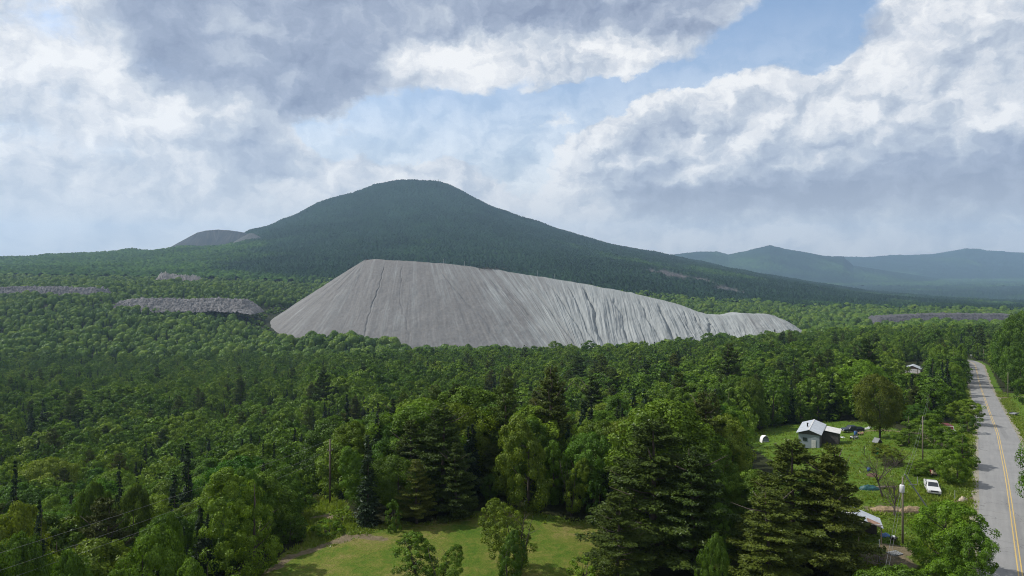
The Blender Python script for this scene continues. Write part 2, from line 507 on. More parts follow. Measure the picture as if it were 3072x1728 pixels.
ws = wt.node('ShaderNodeSeparateXYZ'); wt.l.new(W, ws.inputs[0])
cu_ = grey3(wt.maprange(ws.outputs[0], AZ0, AZ1, 0, 1, False)); cv_ = grey3(wt.maprange(ws.outputs[1], EL0, EL1, 0, 1, False))
fine = noise2(st, 13.0, 9, 0.60)


def billow(vec, scale):
    """rounded heads of several sizes, 1 at the middle of a head"""
    nd = wt.n.new('ShaderNodeTexVoronoi'); nd.voronoi_dimensions = '2D'; nd.feature = 'SMOOTH_F1'
    wt.l.new(vec, nd.inputs['Vector']); nd.inputs['Scale'].default_value = scale; nd.inputs['Smoothness'].default_value = 0.35
    nd.inputs['Detail'].default_value = 3.0; nd.inputs['Roughness'].default_value = 0.55; nd.inputs['Lacunarity'].default_value = 2.3; nd.normalize = True
    return wt.math('SUBTRACT', 1.0, nd.outputs['Distance'])


wob = wt.vmath('SCALE', wt.vmath('SUBTRACT', noise2(st, 30.0, 4, 0.6, out='Color'), (0.5, 0.5, 0.5)), scale=0.022)
BW = wt.vmath('ADD', wt.vmath('MULTIPLY', W, (1.0, 1.5, 0.0)), wob)
b0 = billow(BW, 9.0)
b1 = billow(wt.vmath('ADD', BW, (-0.013, 0.020, 0.0)), 9.0)
cov = wt.math('ADD', field(COVER, 5, (cu_, cv_)), wt.math('MULTIPLY', wt.math('SUBTRACT', fine, 0.5), 0.75))
cov = wt.math('ADD', cov, wt.math('MULTIPLY', wt.math('SUBTRACT', b0, 0.68), 0.55))
puffy = wt.math('MULTIPLY', wt.maprange(az, -0.02, 0.14), wt.maprange(el, 0.30, 0.24))        # the heaped cumulus stands to the right
cover = wt.mix(puffy, grey3(wt.maprange(cov, 0.02, 0.92)), grey3(wt.maprange(cov, 0.25, 0.62)))

# light and shade of the heads: thickness a little way towards the sun against thickness here
relief = wt.math('SUBTRACT', b1, b0)
hi1 = noise2(W, 14.0, 7, 0.55)
hi2 = noise2(wt.vmath('ADD', W, (-0.010, 0.013, 0.0)), 14.0, 7, 0.55)
relief2 = wt.math('SUBTRACT', hi2, hi1)
lo1 = noise2(wt.vmath('MULTIPLY', W, (1.0, 2.4, 1.0)), 9.0, 5, 0.55)
shade = wt.math('ADD', field(SHADE, 5, (cu_, cv_)), wt.math('MULTIPLY', relief, wt.maprange(az, -0.3, 0.12, 0.45, 1.15)))
shade = wt.math('ADD', shade, wt.math('MULTIPLY', relief2, 0.95))
shade = wt.math('ADD', shade, wt.math('MULTIPLY', wt.math('SUBTRACT', lo1, 0.5), 0.40))
shade = wt.math('SUBTRACT', shade, wt.math('MULTIPLY', wt.math('SUBTRACT', 1.0, cover), 0.03))
cl = wt.ramp(shade, [(0.0, lin(246, 246, 246)), (0.16, lin(228, 230, 234)), (0.38, lin(194, 202, 214)), (0.66, lin(160, 171, 192)), (1.0, lin(134, 146, 171))])
# the low sky pales into a bright milky band
cl = wt.mix(wt.maprange(el, 0.0, 0.16, 0.60, 0.0), cl, lin(216, 210, 203))
cover2 = wt.math('MAXIMUM', cover, wt.maprange(el, 0.04, 0.38, 0.90, 0.0))
bg_cl = wt.node('ShaderNodeBackground', ins={'Strength': 0.95}); wt.l.new(cl, bg_cl.inputs[0])
mx = wt.node('ShaderNodeMixShader'); wt.l.new(cover2, mx.inputs[0]); wt.l.new(bg_sky.outputs[0], mx.inputs[1]); wt.l.new(bg_cl.outputs[0], mx.inputs[2])
wo = wt.node('ShaderNodeOutputWorld'); wt.l.new(mx.outputs[0], wo.inputs[0])
world.cycles.sampling_method = 'MANUAL'; world.cycles.sample_map_resolution = 512

# damp summer air
m_air = bpy.data.materials.new('haze'); m_air.use_nodes = True
at_ = NT(m_air.node_tree); at_.n.clear()
pv = at_.node('ShaderNodeVolumePrincipled'); pv.inputs['Color'].default_value = (0.47, 0.70, 1.0, 1); pv.inputs['Density'].default_value = 6.2e-5
pv.inputs['Anisotropy'].default_value = 0.2
ao = at_.node('ShaderNodeOutputMaterial'); at_.l.new(pv.outputs[0], ao.inputs['Volume'])
hz = MB().box((0, 6500, 230), (46000, 17000, 1300)).build('haze', m_air)
tag(hz, kind='stuff')

scene.view_settings.view_transform = 'Standard'; scene.view_settings.look = 'None'
scene.view_settings.exposure = 0.14; scene.view_settings.gamma = 1.0
cy = scene.cycles
cy.max_bounces = 4; cy.diffuse_bounces = 2; cy.glossy_bounces = 2; cy.transmission_bounces = 2; cy.volume_bounces = 0; cy.transparent_max_bounces = 4
cy.use_adaptive_sampling = True; cy.adaptive_threshold = 0.006
cy.caustics_reflective = False; cy.caustics_refractive = False
cy.use_denoising = True; cy.denoiser = 'OPENIMAGEDENOISE'; cy.denoising_input_passes = 'RGB_ALBEDO_NORMAL'; cy.denoising_prefilter = 'NONE'; cy.pixel_filter_type = 'BLACKMAN_HARRIS'; cy.filter_width = 1.05
# ------------------------------------------------------------------ ground
LAWN = [(690, 1760), (800, 1700), (880, 1645), (1000, 1606), (1110, 1588), (1190, 1560), (1250, 1572), (1400, 1550), (1480, 1528), (1560, 1526), (1640, 1546), (1720, 1560), (1800, 1560), (1900, 1600), (1950, 1760)]
POLEPATCH = [(905, 1600), (915, 1500), (960, 1490), (1030, 1500), (1060, 1560), (1120, 1600), (1000, 1640), (930, 1640)]
YARD = [(2240, 1300), (2300, 1285), (2400, 1268), (2520, 1262), (2620, 1268), (2700, 1290), (2800, 1270), (2890, 1262), (2955, 1262), (2975, 1760), (2560, 1760), (2540, 1500), (2400, 1420), (2260, 1350)]
RVERGE = [(2965, 1100), (3000, 1180), (3120, 1180), (3300, 1500), (3072, 1500), (3000, 1260)]
DIRT = [([(800, 1715), (870, 1672), (960, 1640), (1060, 1612), (1110, 1606)], .9), ([(930, 1556), (1000, 1552)], 1.2), ([(1040, 1610), (1140, 1616)], .7),
        ([(2690, 1652), (2640, 1655), (2690, 1690)], 2.3), ([(2620, 1528), (2680, 1526), (2760, 1533)], 1.6), ([(2840, 1508), (2900, 1500), (2950, 1492)], .8),
        ([(2500, 1292), (2580, 1294), (2660, 1290), (2760, 1300), (2830, 1338)], 1.6), ([(2700, 1335), (2790, 1335), (2850, 1330)], 1.0),
        ([(2985, 1196), (3030, 1192), (3090, 1190)], 1.8), ([(3005, 1232), (3060, 1240)], .9), 
        ([(2700, 1118), (2735, 1124), (2760, 1124)], 6), ([(2760, 1180), (2810, 1180)], 1.6)]
DIRT = [(hit(*zip(*p)), w) for p, w in DIRT]


def seg_dist(X, Y, P):
    d = np.full(X.shape, 1e9)
    for a, b in zip(P[:-1, :2], P[1:, :2]):
        ab = b - a; t = np.clip(((X - a[0]) * ab[0] + (Y - a[1]) * ab[1]) / (ab @ ab), 0, 1)
        d = np.minimum(d, np.hypot(X - a[0] - t * ab[0], Y - a[1] - t * ab[1]))
    return d


def masks(X, Y, Z):
    """short lawn, rough grass, bare earth: how much of each at ground points"""
    jx = X + 1.3 * fbm(X / 3, Y / 3, 31, 3); jy = Y + 1.3 * fbm(X / 3, Y / 3, 47, 3)
    u, v = pix(jx, np.maximum(jy, 30), Z)
    lawn = inside(LAWN, u, v) & (Y > 40) & (Y < 125)
    rough = inside(POLEPATCH, u, v) & (Y < 150)
    yard = (inside(YARD, u, v) | inside(RVERGE, u, v)) & (Y < 330)
    d, _ = road_rel(X, Y)
    verge = (np.abs(d) < 7.5)
    dirt = np.zeros(X.shape)
    for p, w in DIRT:
        n = np.hypot(X - p[:, 0].mean(), Y - p[:, 1].mean()) < 60
        dd = seg_dist(jx, jy, p)
        dirt = np.maximum(dirt, np.where(n, 1 - sstep(w * .5, w * 1.25, dd), 0))
    return lawn.astype(float), (rough | verge).astype(float), yard.astype(float), dirt


ys = np.r_[np.linspace(-300, 40, 12)[:-1], np.arange(40, 64, 2.0), np.arange(64, 130, .5), np.arange(130, 300, 1.4), np.geomspace(300, 1760, 170)]
ts = np.r_[np.linspace(-1.55, -.84, 20)[:-1], np.linspace(-.84, .84, 820), np.linspace(.84, 1.55, 20)[1:]]
YY, TT = np.meshgrid(ys, ts, indexing='ij')
XX = TT * np.maximum(YY, 60)
ZZ = ground(XX, YY)
lw, rg, yd, dr = masks(XX, YY, ZZ)

m_ground, g, b, out = new_mat('earth and grass')
pos = g.node('ShaderNodeNewGeometry').outputs['Position']
pn = g.vmath('MULTIPLY', pos, (1, 1, 0.2))
n1 = g.noise(pn, 0.12, 6, 0.6); n2 = g.noise(pn, 1.1, 6, 0.65); n3 = g.noise(pn, 0.035, 3, 0.5); n4 = g.noise(pn, 4.0, 4, 0.7)
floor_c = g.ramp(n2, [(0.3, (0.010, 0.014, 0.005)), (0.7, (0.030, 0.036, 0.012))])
lawn_c = g.ramp(g.math('ADD', g.math('MULTIPLY', n1, 0.65), g.math('MULTIPLY', n2, 0.35)), [(0.32, (0.036, 0.086, 0.009)), (0.43, (0.064, 0.112, 0.012)), (0.52, (0.112, 0.132, 0.024)), (0.62, (0.170, 0.150, 0.052))])
fine_c = g.maprange(n4, 0.25, 0.75, 0.72, 1.25, False)
lawn_c = g.mix(1.0, lawn_c, g.maprange(n4, 0.2, 0.8, 0.55, 1.4, False), 'MULTIPLY')
yard_c = g.ramp(g.math('ADD', g.math('MULTIPLY', n1, 0.5), g.math('MULTIPLY', n2, 0.5)), [(0.3, (0.036, 0.080, 0.008)), (0.5, (0.068, 0.125, 0.012)), (0.7, (0.105, 0.138, 0.022))])
yard_c = g.mix(1.0, yard_c, fine_c, 'MULTIPLY')
dirt_c = g.ramp(n2, [(0.3, (0.085, 0.072, 0.042)), (0.7, (0.185, 0.150, 0.100))])
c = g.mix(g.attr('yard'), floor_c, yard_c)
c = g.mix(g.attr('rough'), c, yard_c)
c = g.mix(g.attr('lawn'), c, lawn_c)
c = g.mix(g.maprange(g.math('ADD', g.attr('dirt'), g.math('MULTIPLY', g.math('SUBTRACT', g.math('ADD', g.math('MULTIPLY', n2, .6), g.math('MULTIPLY', n4, .5)), .55), 2.4)), 0.25, 0.95), c, dirt_c)
g.set(b.inputs['Base Color'], c); b.inputs['Roughness'].default_value = 0.95; b.inputs['Specular IOR Level'].default_value = 0.1
bp = g.node('ShaderNodeBump'); bp.inputs['Strength'].default_value = 0.8; bp.inputs['Distance'].default_value = 0.3
g.set(bp.inputs['Height'], g.math('ADD', n4, g.math('MULTIPLY', n2, 1.5))); g.set(b.inputs['Normal'], bp.outputs[0])
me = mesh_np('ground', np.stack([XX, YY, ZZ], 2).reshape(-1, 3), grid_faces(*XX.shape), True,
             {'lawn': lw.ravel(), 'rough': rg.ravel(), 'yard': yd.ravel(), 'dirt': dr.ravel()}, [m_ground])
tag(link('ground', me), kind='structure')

# ------------------------------------------------------------------ mountain and the long wooded slopes
def canopy(X, Y, cell, seed, hmin, hmax, conif):
    """height of the tree tops over the ground, and a tone for each tree"""
    gx, gy = X / cell, Y / cell
    ix, iy = np.floor(gx).astype(np.int64), np.floor(gy).astype(np.int64)
    best = np.zeros(X.shape); tone = np.full(X.shape, .5)
    for a in (-1, 0, 1):
        for c_ in (-1, 0, 1):
            jx, jy = ix + a, iy + c_
            px = (jx + .5 + (_h(jx, jy, seed) - .5) * .9) * cell; py = (jy + .5 + (_h(jx, jy, seed + 1) - .5) * .9) * cell
            hh = hmin + (hmax - hmin) * _h(jx, jy, seed + 2); rad = cell * (.62 + .35 * _h(jx, jy, seed + 3))
            q = np.hypot(X - px, Y - py) / rad
            k = np.where(conif > .5, np.clip(1 - q, 0, 1), np.sqrt(np.clip(1 - q * q, 0, 1)))
            z = hh * (.35 + .65 * k) * (q < 1)
            m = z > best
            tone = np.where(m, _h(jx, jy, seed + 4), tone); best = np.where(m, z, best)
    return best, tone


t2 = np.linspace(-.90, .90, 2000)
y2 = np.r_[np.geomspace(1700, 2600, 190), np.linspace(2600, 4750, 420)[1:], np.geomspace(4750, 9200, 50)[1:], [14000]]
Y2, T2 = np.meshgrid(y2, t2, indexing='ij'); X2 = T2 * Y2
Z2 = ground(X2, Y2)
fade = sstep(1700, 2300, Y2)
Z2 += fade * (1 - .85 * sstep(3800, 4350, Y2)) * (14 * fbm(X2 / 380, Y2 / 500, 71, 4) - 30 * np.abs(fbm(X2 / 300 + Y2 / 900, Y2 / 1500, 77, 3)) * sstep(0, 120, Z2))
conif = 1.5 * fbm(X2 / 300, Y2 / 420, 91, 5) + 1.2 * sstep(60, 330, Z2) + .9 * sstep(-.45, -.2, T2) - .25 - 0.7 * sstep(-.34, -.55, T2)  # darker conifers also stand in for cloud shadow; left slope paler as sunlit
cf = np.clip(conif * 1.5 + .5, 0, 1)
cz, tone = canopy(X2, Y2, 10.5, 5, 7, 20, cf)
# bare ledges and old workings
# bare rock of the old workings: irregular patches about four centres (x, y, half width, half depth)
rock = np.zeros(X2.shape)
for px, py, Yc, hw, hd, k in ((2010, 870, 2400, 95, 150, .55), (2110, 880, 2350, 45, 90, .6), (1955, 848, 2450, 30, 70, .45), (2190, 905, 2200, 60, 60, .3)):
    xc = (px - CX) / F * Yc
    q = np.sqrt(((X2 - xc) / hw) ** 2 + ((Y2 - Yc) / hd) ** 2) + .7 * fbm(X2 / 40, Y2 / 60, 13, 4)
    rock = np.maximum(rock, (1 - sstep(.6, 1.0, q)) * (k + .45))
rock = np.clip(rock, 0, 1)
Z2 = Z2 + cz * (1 - rock * .9) * (Y2 < 9000) + rock * 8 * np.abs(fbm(X2 / 15, Y2 / 15, 3, 3))

m_mtn, g, b, out = new_mat('wooded slope')
pos = g.node('ShaderNodeNewGeometry').outputs['Position']
nn = g.noise(pos, 0.004, 5, 0.6)
dec = g.ramp(g.attr('tone'), [(0.0, (0.016, 0.038, 0.010)), (0.5, (0.026, 0.056, 0.013)), (1.0, (0.044, 0.080, 0.018))])
con = g.ramp(g.attr('tone'), [(0.0, (0.007, 0.017, 0.011)), (1.0, (0.015, 0.031, 0.016))])
c = g.mix(g.attr('conif'), dec, con)
c = g.mix(1.0, c, g.maprange(nn, 0.3, 0.7, 0.66, 1.36, False), 'MULTIPLY')
rk = g.ramp(g.noise(pos, 0.05, 6, 0.7), [(0.35, (0.035, 0.035, 0.040)), (0.65, (0.11, 0.105, 0.105))])
c = g.mix(g.attr('rock'), c, rk)
g.set(b.inputs['Base Color'], c); b.inputs['Roughness'].default_value = 1; b.inputs['Specular IOR Level'].default_value = 0.0
me = mesh_np('mountain', np.stack([X2, Y2, Z2], 2).reshape(-1, 3), grid_faces(*X2.shape), True, {'tone': tone.ravel(), 'conif': cf.ravel(), 'rock': rock.ravel()}, [m_mtn])
mo = tag(link('mountain', me), kind='structure')

# far blue hills to the right
t3 = np.linspace(-.2, 1.1, 1300); y3 = np.linspace(7000, 13500, 240)
Y3, T3 = np.meshgrid(y3, t3, indexing='ij'); X3 = T3 * Y3
SKA = [(1700, 800), (1900, 780), (2020, 766), (2090, 758), (2150, 757), (2185, 766), (2230, 757), (2310, 738), (2360, 750), (2420, 760), (2470, 770), (2530, 776), (2560, 800), (2900, 850), (3300, 860), (3900, 860)]
SKB = [(1700, 830), (2300, 800), (2480, 782), (2530, 774), (2600, 774), (2700, 768), (2800, 764), (2900, 747), (2960, 756), (3072, 760), (3300, 752), (3600, 770), (3900, 790)]
zz = np.full(X3.shape, -200.0)
for D, sk, w0, w1 in ((9200, SKA, 2300, 1500), (12000, SKB, 3000, 1500)):
    xs, yy = zip(*sk); k = np.interp(T3[0], TX(xs), yy)
    crest = H - (k - HY) / F * D + 200
    q = np.where(Y3 < D, 1 - sstep(0, 1, (D - Y3) / w0), 1 - sstep(0, 1, (Y3 - D) / w1))
    rid = 1 + .16 * fbm(X3 / 900, Y3 / 900, 55, 4) * (q < .97) - .25 * np.abs(fbm(X3 / 500 + Y3 / 1500, Y3 / 4000, 57, 3)) * q * (1 - q) * 4
    zz = np.maximum(zz, -200 + crest * q * rid)
cz3, tone3 = canopy(X3, Y3, 26.0, 15, 2, 16, np.zeros(X3.shape))
cf3 = np.clip(fbm(X3 / 700, Y3 / 900, 191, 4) * 1.4 + 1.05 - 1.4 * (zz < -180), 0, 1)
me = mesh_np('hills', np.stack([X3, Y3, zz + cz3], 2).reshape(-1, 3), grid_faces(*X3.shape), True, {'tone': tone3.ravel(), 'conif': cf3.ravel(), 'rock': np.zeros(X3.size)}, [m_mtn])
tag(link('hills', me), kind='structure')

# ------------------------------------------------------------------ road
RS = slice(0, 500)
ds = np.r_[0, np.cumsum(np.hypot(*np.diff(ROAD, axis=0).T))]


def strip(name, a, b_, dz, mat, nx=2, wob=0.0):
    o = np.linspace(a, b_, nx)
    off = np.tile(o, (len(ROAD), 1))
    if wob:
        off[:, 0] += wob * fbm(ds / 5, ds * 0, 3, 4); off[:, -1] += wob * fbm(ds / 5, ds * 0 + 9, 8, 4)
    P = ROAD[:, None, :] + ROADN[:, None, :] * off[:, :, None]
    Zr = np.broadcast_to(ROADZ[:, None], off.shape) + dz - 0.012 * np.abs(off)
    me = mesh_np(name, np.concatenate([P, Zr[:, :, None]], 2).reshape(-1, 3), grid_faces(len(ROAD), nx)[:, ::-1], True, {'along': np.repeat(ds, nx), 'across': off.ravel()}, [mat])
    return tag(link(name, me), kind='structure')


m_road, g, b, out = new_mat('worn asphalt')
pos = g.node('ShaderNodeNewGeometry').outputs['Position']
al, ac = g.attr('along'), g.attr('across')
vv = g.node('ShaderNodeCombineXYZ'); g.set(vv.inputs[0], g.math('MULTIPLY', ac, 1.0)); g.set(vv.inputs[1], g.math('MULTIPLY', al, 0.06))
streak = g.noise(vv.outputs[0], 1.6, 5, 0.6); gr = g.noise(pos, 9.0, 4, 0.8); pat = g.noise(pos, 0.16, 5, 0.6)
base = g.ramp(g.math('ADD', g.math('MULTIPLY', streak, .5), g.math('MULTIPLY', pat, .5)), [(0.3, (0.150, 0.152, 0.155)), (0.7, (0.215, 0.215, 0.214))])
base = g.mix(1.0, base, g.maprange(gr, .3, .7, .9, 1.1, False), 'MULTIPLY')
# cracks: thin dark crazing plus straight joints across the lane
vo = g.node('ShaderNodeTexVoronoi', feature='DISTANCE_TO_EDGE'); vo.inputs['Scale'].default_value = 0.16
warp = g.vmath('ADD', pos, g.vmath('SCALE', g.noise(pos, 0.7, 4, out='Color'), scale=2.2)); g.set(vo.inputs['Vector'], warp)
crack = g.math('SUBTRACT', 1.0, g.maprange(vo.outputs['Distance'], 0.0, 0.010))
jt = g.math('PINGPONG', g.math('ADD', al, g.math('MULTIPLY', g.noise(pos, 0.5, 3), 1.2)), 6.5)
joint = g.math('SUBTRACT', 1.0, g.maprange(jt, 0.0, 0.06))
ck = g.math('MULTIPLY', g.math('MAXIMUM', crack, joint), g.maprange(g.noise(pos, 0.09, 3), .42, .6))
base = g.mix(g.math('MULTIPLY', ck, .8), base, (0.05, 0.05, 0.05, 1))
pch = g.maprange(g.noise(vv.outputs[0], 0.22, 2, 0.4), .56, .60); base = g.mix(g.math('MULTIPLY', pch, .35), base, (0.10, 0.10, 0.103, 1))
g.set(b.inputs['Base Color'], base); b.inputs['Roughness'].default_value = 0.85; b.inputs['Specular IOR Level'].default_value = 0.25
m_shoulder, g, b, out = new_mat('sandy gravel')
pos = g.node('ShaderNodeNewGeometry').outputs['Position']
g.set(b.inputs['Base Color'], g.ramp(g.noise(pos, 1.6, 8, .75), [(0.3, (0.10, 0.095, 0.07)), (0.5, (0.19, 0.175, 0.135)), (0.75, (0.25, 0.23, 0.19))])); b.inputs['Roughness'].default_value = .95
m_yellow, g, b, out = new_mat('worn yellow road paint')
pos = g.node('ShaderNodeNewGeometry').outputs['Position']
g.set(b.inputs['Base Color'], g.ramp(g.noise(pos, 2.5, 6, .75), [(0.3, (0.24, 0.20, 0.13)), (0.47, (0.40, 0.28, 0.085)), (0.8, (0.46, 0.31, 0.085))])); b.inputs['Roughness'].default_value = .7
strip('gravel_shoulder', -5.1, 5.1, 0.03, m_shoulder, 6, 0.7)
strip('road', -4.1, 4.1, 0.06, m_road, 8, 0.16)
strip('road_marking', -0.26, -0.12, 0.066, m_yellow)
strip('road_marking', 0.12, 0.26, 0.066, m_yellow)

# ------------------------------------------------------------------ tailings piles
def tail_mat(name, k0, kr=1.0, kb=1.0):
    m, g, b, out = new_mat(name)
    pos = g.node('ShaderNodeNewGeometry').outputs['Position']
    vv = g.node('ShaderNodeCombineXYZ'); g.set(vv.inputs[0], g.attr('along')); g.set(vv.inputs[1], g.math('MULTIPLY', g.attr('down'), 0.05)); 
    s1 = g.noise(vv.outputs[0], 0.10, 6, 0.65, 0.4); s2 = g.noise(vv.outputs[0], 0.55, 4, 0.65); p1 = g.noise(pos, 0.010, 5, 0.6); p2 = g.noise(pos, 0.25, 5, 0.7)
    brown = g.ramp(p2, [(0.3, (0.124 * k0 * kr, 0.123 * k0, 0.124 * k0 * kb)), (0.7, (0.168 * k0 * kr, 0.166 * k0, 0.166 * k0 * kb))])
    blue = g.ramp(s2, [(0.3, (0.17 * k0, 0.184 * k0, 0.189 * k0)), (0.7, (0.285 * k0, 0.302 * k0, 0.305 * k0))])
    k = g.math('ADD', g.math('MULTIPLY', s1, 0.95), g.math('MULTIPLY', p1, 0.5)); k = g.math('ADD', k, g.math('MULTIPLY', g.attr('pale'), 0.58))
    c = g.mix(g.maprange(k, 0.80, 1.22), brown, blue)
    c = g.mix(g.math('MULTIPLY', g.attr('gully'), .16), c, (0.10, 0.11, 0.12, 1))
    c = g.mix(1.0, c, g.maprange(s2, .25, .75, .88, 1.12, False), 'MULTIPLY')
    g.set(b.inputs['Base Color'], c); b.inputs['Roughness'].default_value = 1; b.inputs['Specular IOR Level'].default_value = 0.05
    bp = g.node('ShaderNodeBump'); bp.inputs['Strength'].default_value = 0.5; bp.inputs['Distance'].default_value = 1.0; g.set(bp.inputs['Height'], p2); g.set(b.inputs['Normal'], bp.outputs[0])
    return m


m_tail = tail_mat('grey tailings', 1.0); m_tail_haze = tail_mat('haze tinted dark tailings', 0.34, 0.78, 1.22)  # far mounds: darker copy with blue distance haze put into its colour


def pile(name, ridge, a0, a1, foot, slope, seed, nface, nfan, nd, back, rills=1.0, pale=None, gullies=(), mat=None):
    """ridge: 3-D points of the crest; faces fan out from direction a0 round to a1"""
    R = np.array(ridge, float)
    L = np.r_[0, np.cumsum(np.linalg.norm(np.diff(R, axis=0), axis=1))]
    s = np.linspace(0, L[-1], nface)
    P = np.stack([np.interp(s, L, R[:, i]) for i in range(3)], 1)
    for i in range(3): P[:, i] = np.convolve(np.pad(P[:, i], 6, 'edge'), np.hanning(15)[1:-1] / np.hanning(15).sum(), 'valid')
    mid0, mid1 = -math.pi / 2 - .03, -math.pi / 2 + .12
    A = np.r_[np.linspace(a0, mid0, nfan), mid0 + (mid1 - mid0) * sstep(0, 1, np.linspace(0, 1, nface)), np.linspace(mid1, a1, nfan)]
    # the slope between the two main gullies leans to the right
    sn = np.linspace(0, 1, nface)
    A[nfan:nfan + nface] += .55 * np.exp(-((sn - .30) / .16) ** 2) - .08 * np.exp(-((sn - .62) / .10) ** 2)
    P = np.concatenate([np.repeat(P[:1], nfan, 0), P, np.repeat(P[-1:], nfan, 0)])
    lab = np.r_[np.linspace(-170, 0, nfan), s, L[-1] + np.linspace(0, 90, nfan)]
    u = np.linspace(0, 1, nd) ** 1.05
    zf = foot(lab) if callable(foot) else np.full(len(lab), foot)
    drop = P[:, 2] - zf
    U = u[None, :]; LAB = lab[:, None]; Dn = drop[:, None] * U / slope
    wl = LAB + 10 * fbm(LAB / 60, U * 2, seed, 3) * U
    # fine rills run down the slope, widest in the middle of the face; broad ribs between gullies
    amp = (pale(LAB) if pale is not None else .6) + 0 * U
    r1 = np.abs(fbm(wl / 17, U * .5, seed + 1, 3)); r2 = np.abs(fbm(wl / 7.5, U * 1.6, seed + 2, 3)); r5 = np.abs(fbm(wl / 3.6, U * 3, seed + 7, 2)); r3 = fbm(wl / 48, U * .4, seed + 3, 2)
    prof = sstep(.04, .30, U) * (1 - .45 * sstep(.75, 1, U))
    off = rills * (amp * prof * (2.4 * r1 + 3.4 * r2 + 1.2 * r5) + 3.0 * r3 * sstep(.0, .5, U) * amp + .9 * fbm(LAB / 9, U * 14, seed + 6, 3) * sstep(.02, .2, U))
    gm = np.zeros(off.shape)
    for gx, g_w, g_d, g_lean, u0 in gullies:
        c_ = gx + g_lean * U + 7 * fbm(U * 5, gx + 0 * U, seed + 9, 4)
        q = np.abs(LAB - c_) / (g_w * (.35 + .9 * U))
        k_ = np.clip(1 - q, 0, 1) * sstep(u0, u0 + .10, U) * (1 - .8 * sstep(.72, 1.0, U))
        off = off - .75 * g_d * k_ ** 1.3; gm = np.maximum(gm, k_ ** 2)
    dirx, diry = np.cos(A)[:, None], np.sin(A)[:, None]
    nz = 1 / math.hypot(1, slope); nh = slope * nz
    X = P[:, 0][:, None] + dirx * (Dn + off * nh); Y = P[:, 1][:, None] + diry * (Dn + off * nh); Z = P[:, 2][:, None] - drop[:, None] * U + off * nz
    # rounded, uneven lip and the flat top behind it
    Z = Z - 1.2 * np.exp(-(U / .02)) + 1.5 * fbm(LAB / 22, U * 0, seed + 4, 4) * np.exp(-U / .03)
    nb = 10
    B = np.linspace(1, 0, nb, endpoint=False)[None, :]
    ca, sa = np.cos(A), np.sin(A)
    bx = np.where(sa < .3, 0.12, 0) * 1.0
    XB = P[:, 0][:, None] + back * B * .10; YB = P[:, 1][:, None] + back * B + 0 * LAB
    ZB = Z[:, :1] - 22 * B ** 1.5 + 1.2 * fbm(XB / 18, YB / 18, seed + 5, 3) * (B < .9)
    XA = np.concatenate([XB, X], 1); YA = np.concatenate([YB, Y], 1); ZA = np.concatenate([ZB, Z], 1)
    n, k = XA.shape
    al_ = np.broadcast_to(lab[:, None], XA.shape); dn = np.concatenate([-B * back + 0 * LAB, Dn], 1)
    gl = np.concatenate([np.zeros((n, nb)), gm], 1); pl = np.concatenate([np.tile(amp[:, :1], (1, nb)), amp], 1)
    me = mesh_np(name, np.stack([XA, YA, ZA], 2).reshape(-1, 3), grid_faces(n, k)[:, ::-1], True, {'along': al_.ravel(), 'down': dn.ravel(), 'gully': gl.ravel(), 'pale': pl.ravel()}, [mat or m_tail])
    return link(name, me), np.stack([X[:, -1], Y[:, -1]], 1)


def ray(px, py, Y): return ((px - CX) / F * Y, Y, H - (py - HY) / F * Y)


CREST = [ray(*p) for p in ((1098, 776, 1150), (1130, 776, 1145), (1200, 779, 1142), (1300, 786, 1140), (1400, 796, 1135), (1500, 809, 1130), (1600, 826, 1122), (1700, 840, 1115), (1800, 858, 1105), (1900, 879, 1095), (1990, 897, 1085),
                            (2050, 914, 1075), (2090, 932, 1062), (2130, 943, 1055), (2180, 944, 1050), (2208, 942, 1047), (2225, 938, 1045), (2260, 938, 1042), (2310, 941, 1040), (2322, 945, 1040))]
LEN = sum(math.dist(a, b_) for a, b_ in zip(CREST[:-1], CREST[1:]))
pale = lambda L: .16 + .69 * sstep(40, 470, L)
GUL = [(38, 1.9, 1.7, -6, .02), (62, 1.6, 1.0, 14, .0), (-52, 2.5, .9, -3, .0), (-70, 2.5, .8, -6, .0), (118, 5, 1.6, 50, .06), (185, 7, 2.5, 70, .10), (250, 7, 3.5, 70, .06), (300, 6, 3, 55, .05), (338, 6, 3.5, 26, .05),
       (368, 9, 7, 14, .03), (414, 7, 3, 10, .10), (452, 6, 3, 22, .05), (486, 9, 6, 8, .08), (540, 7, 4.5, 14, .10), (566, 7, 5, -10, .10), (524, 6, 3, 0, .1)]
tp, FOOT = pile('tailings_pile', CREST, math.radians(-205), math.radians(20), lambda L: np.interp(L, [-170, -60, 0, 300, LEN, LEN + 90], [-80, -88, -94, -100, -94, -78]), .66, 21, 1100, 330, 260, 210, 1.0, pale, GUL)
tag(tp, 'huge grey mine tailings pile with gullied slopes rising beyond the near forest', 'tailings pile')
UP = [ray(*p) for p in ((592, 697, 3500), (618, 691, 3500), (655, 688, 3500), (690, 690, 3500), (720, 695, 3500), (742, 702, 3500))]
up, _ = pile('tailings_pile', UP, math.radians(-200), math.radians(20), 70, .62, 61, 120, 90, 60, 200, .5, lambda L: .35 + 0 * L, (), m_tail_haze)
tag(up, 'small distant grey tailings mound on the shoulder left of the summit', 'tailings pile')
up2, _ = pile('tailings_pile', [ray(748, 699, 3420), ray(762, 700, 3420)], math.radians(-200), math.radians(20), 100, .62, 63, 20, 60, 40, 60, .4, lambda L: .9 + 0 * L, (), m_tail_haze)
tag(up2, 'little pale tailings cone tucked against the right end of the distant mound', 'tailings pile')
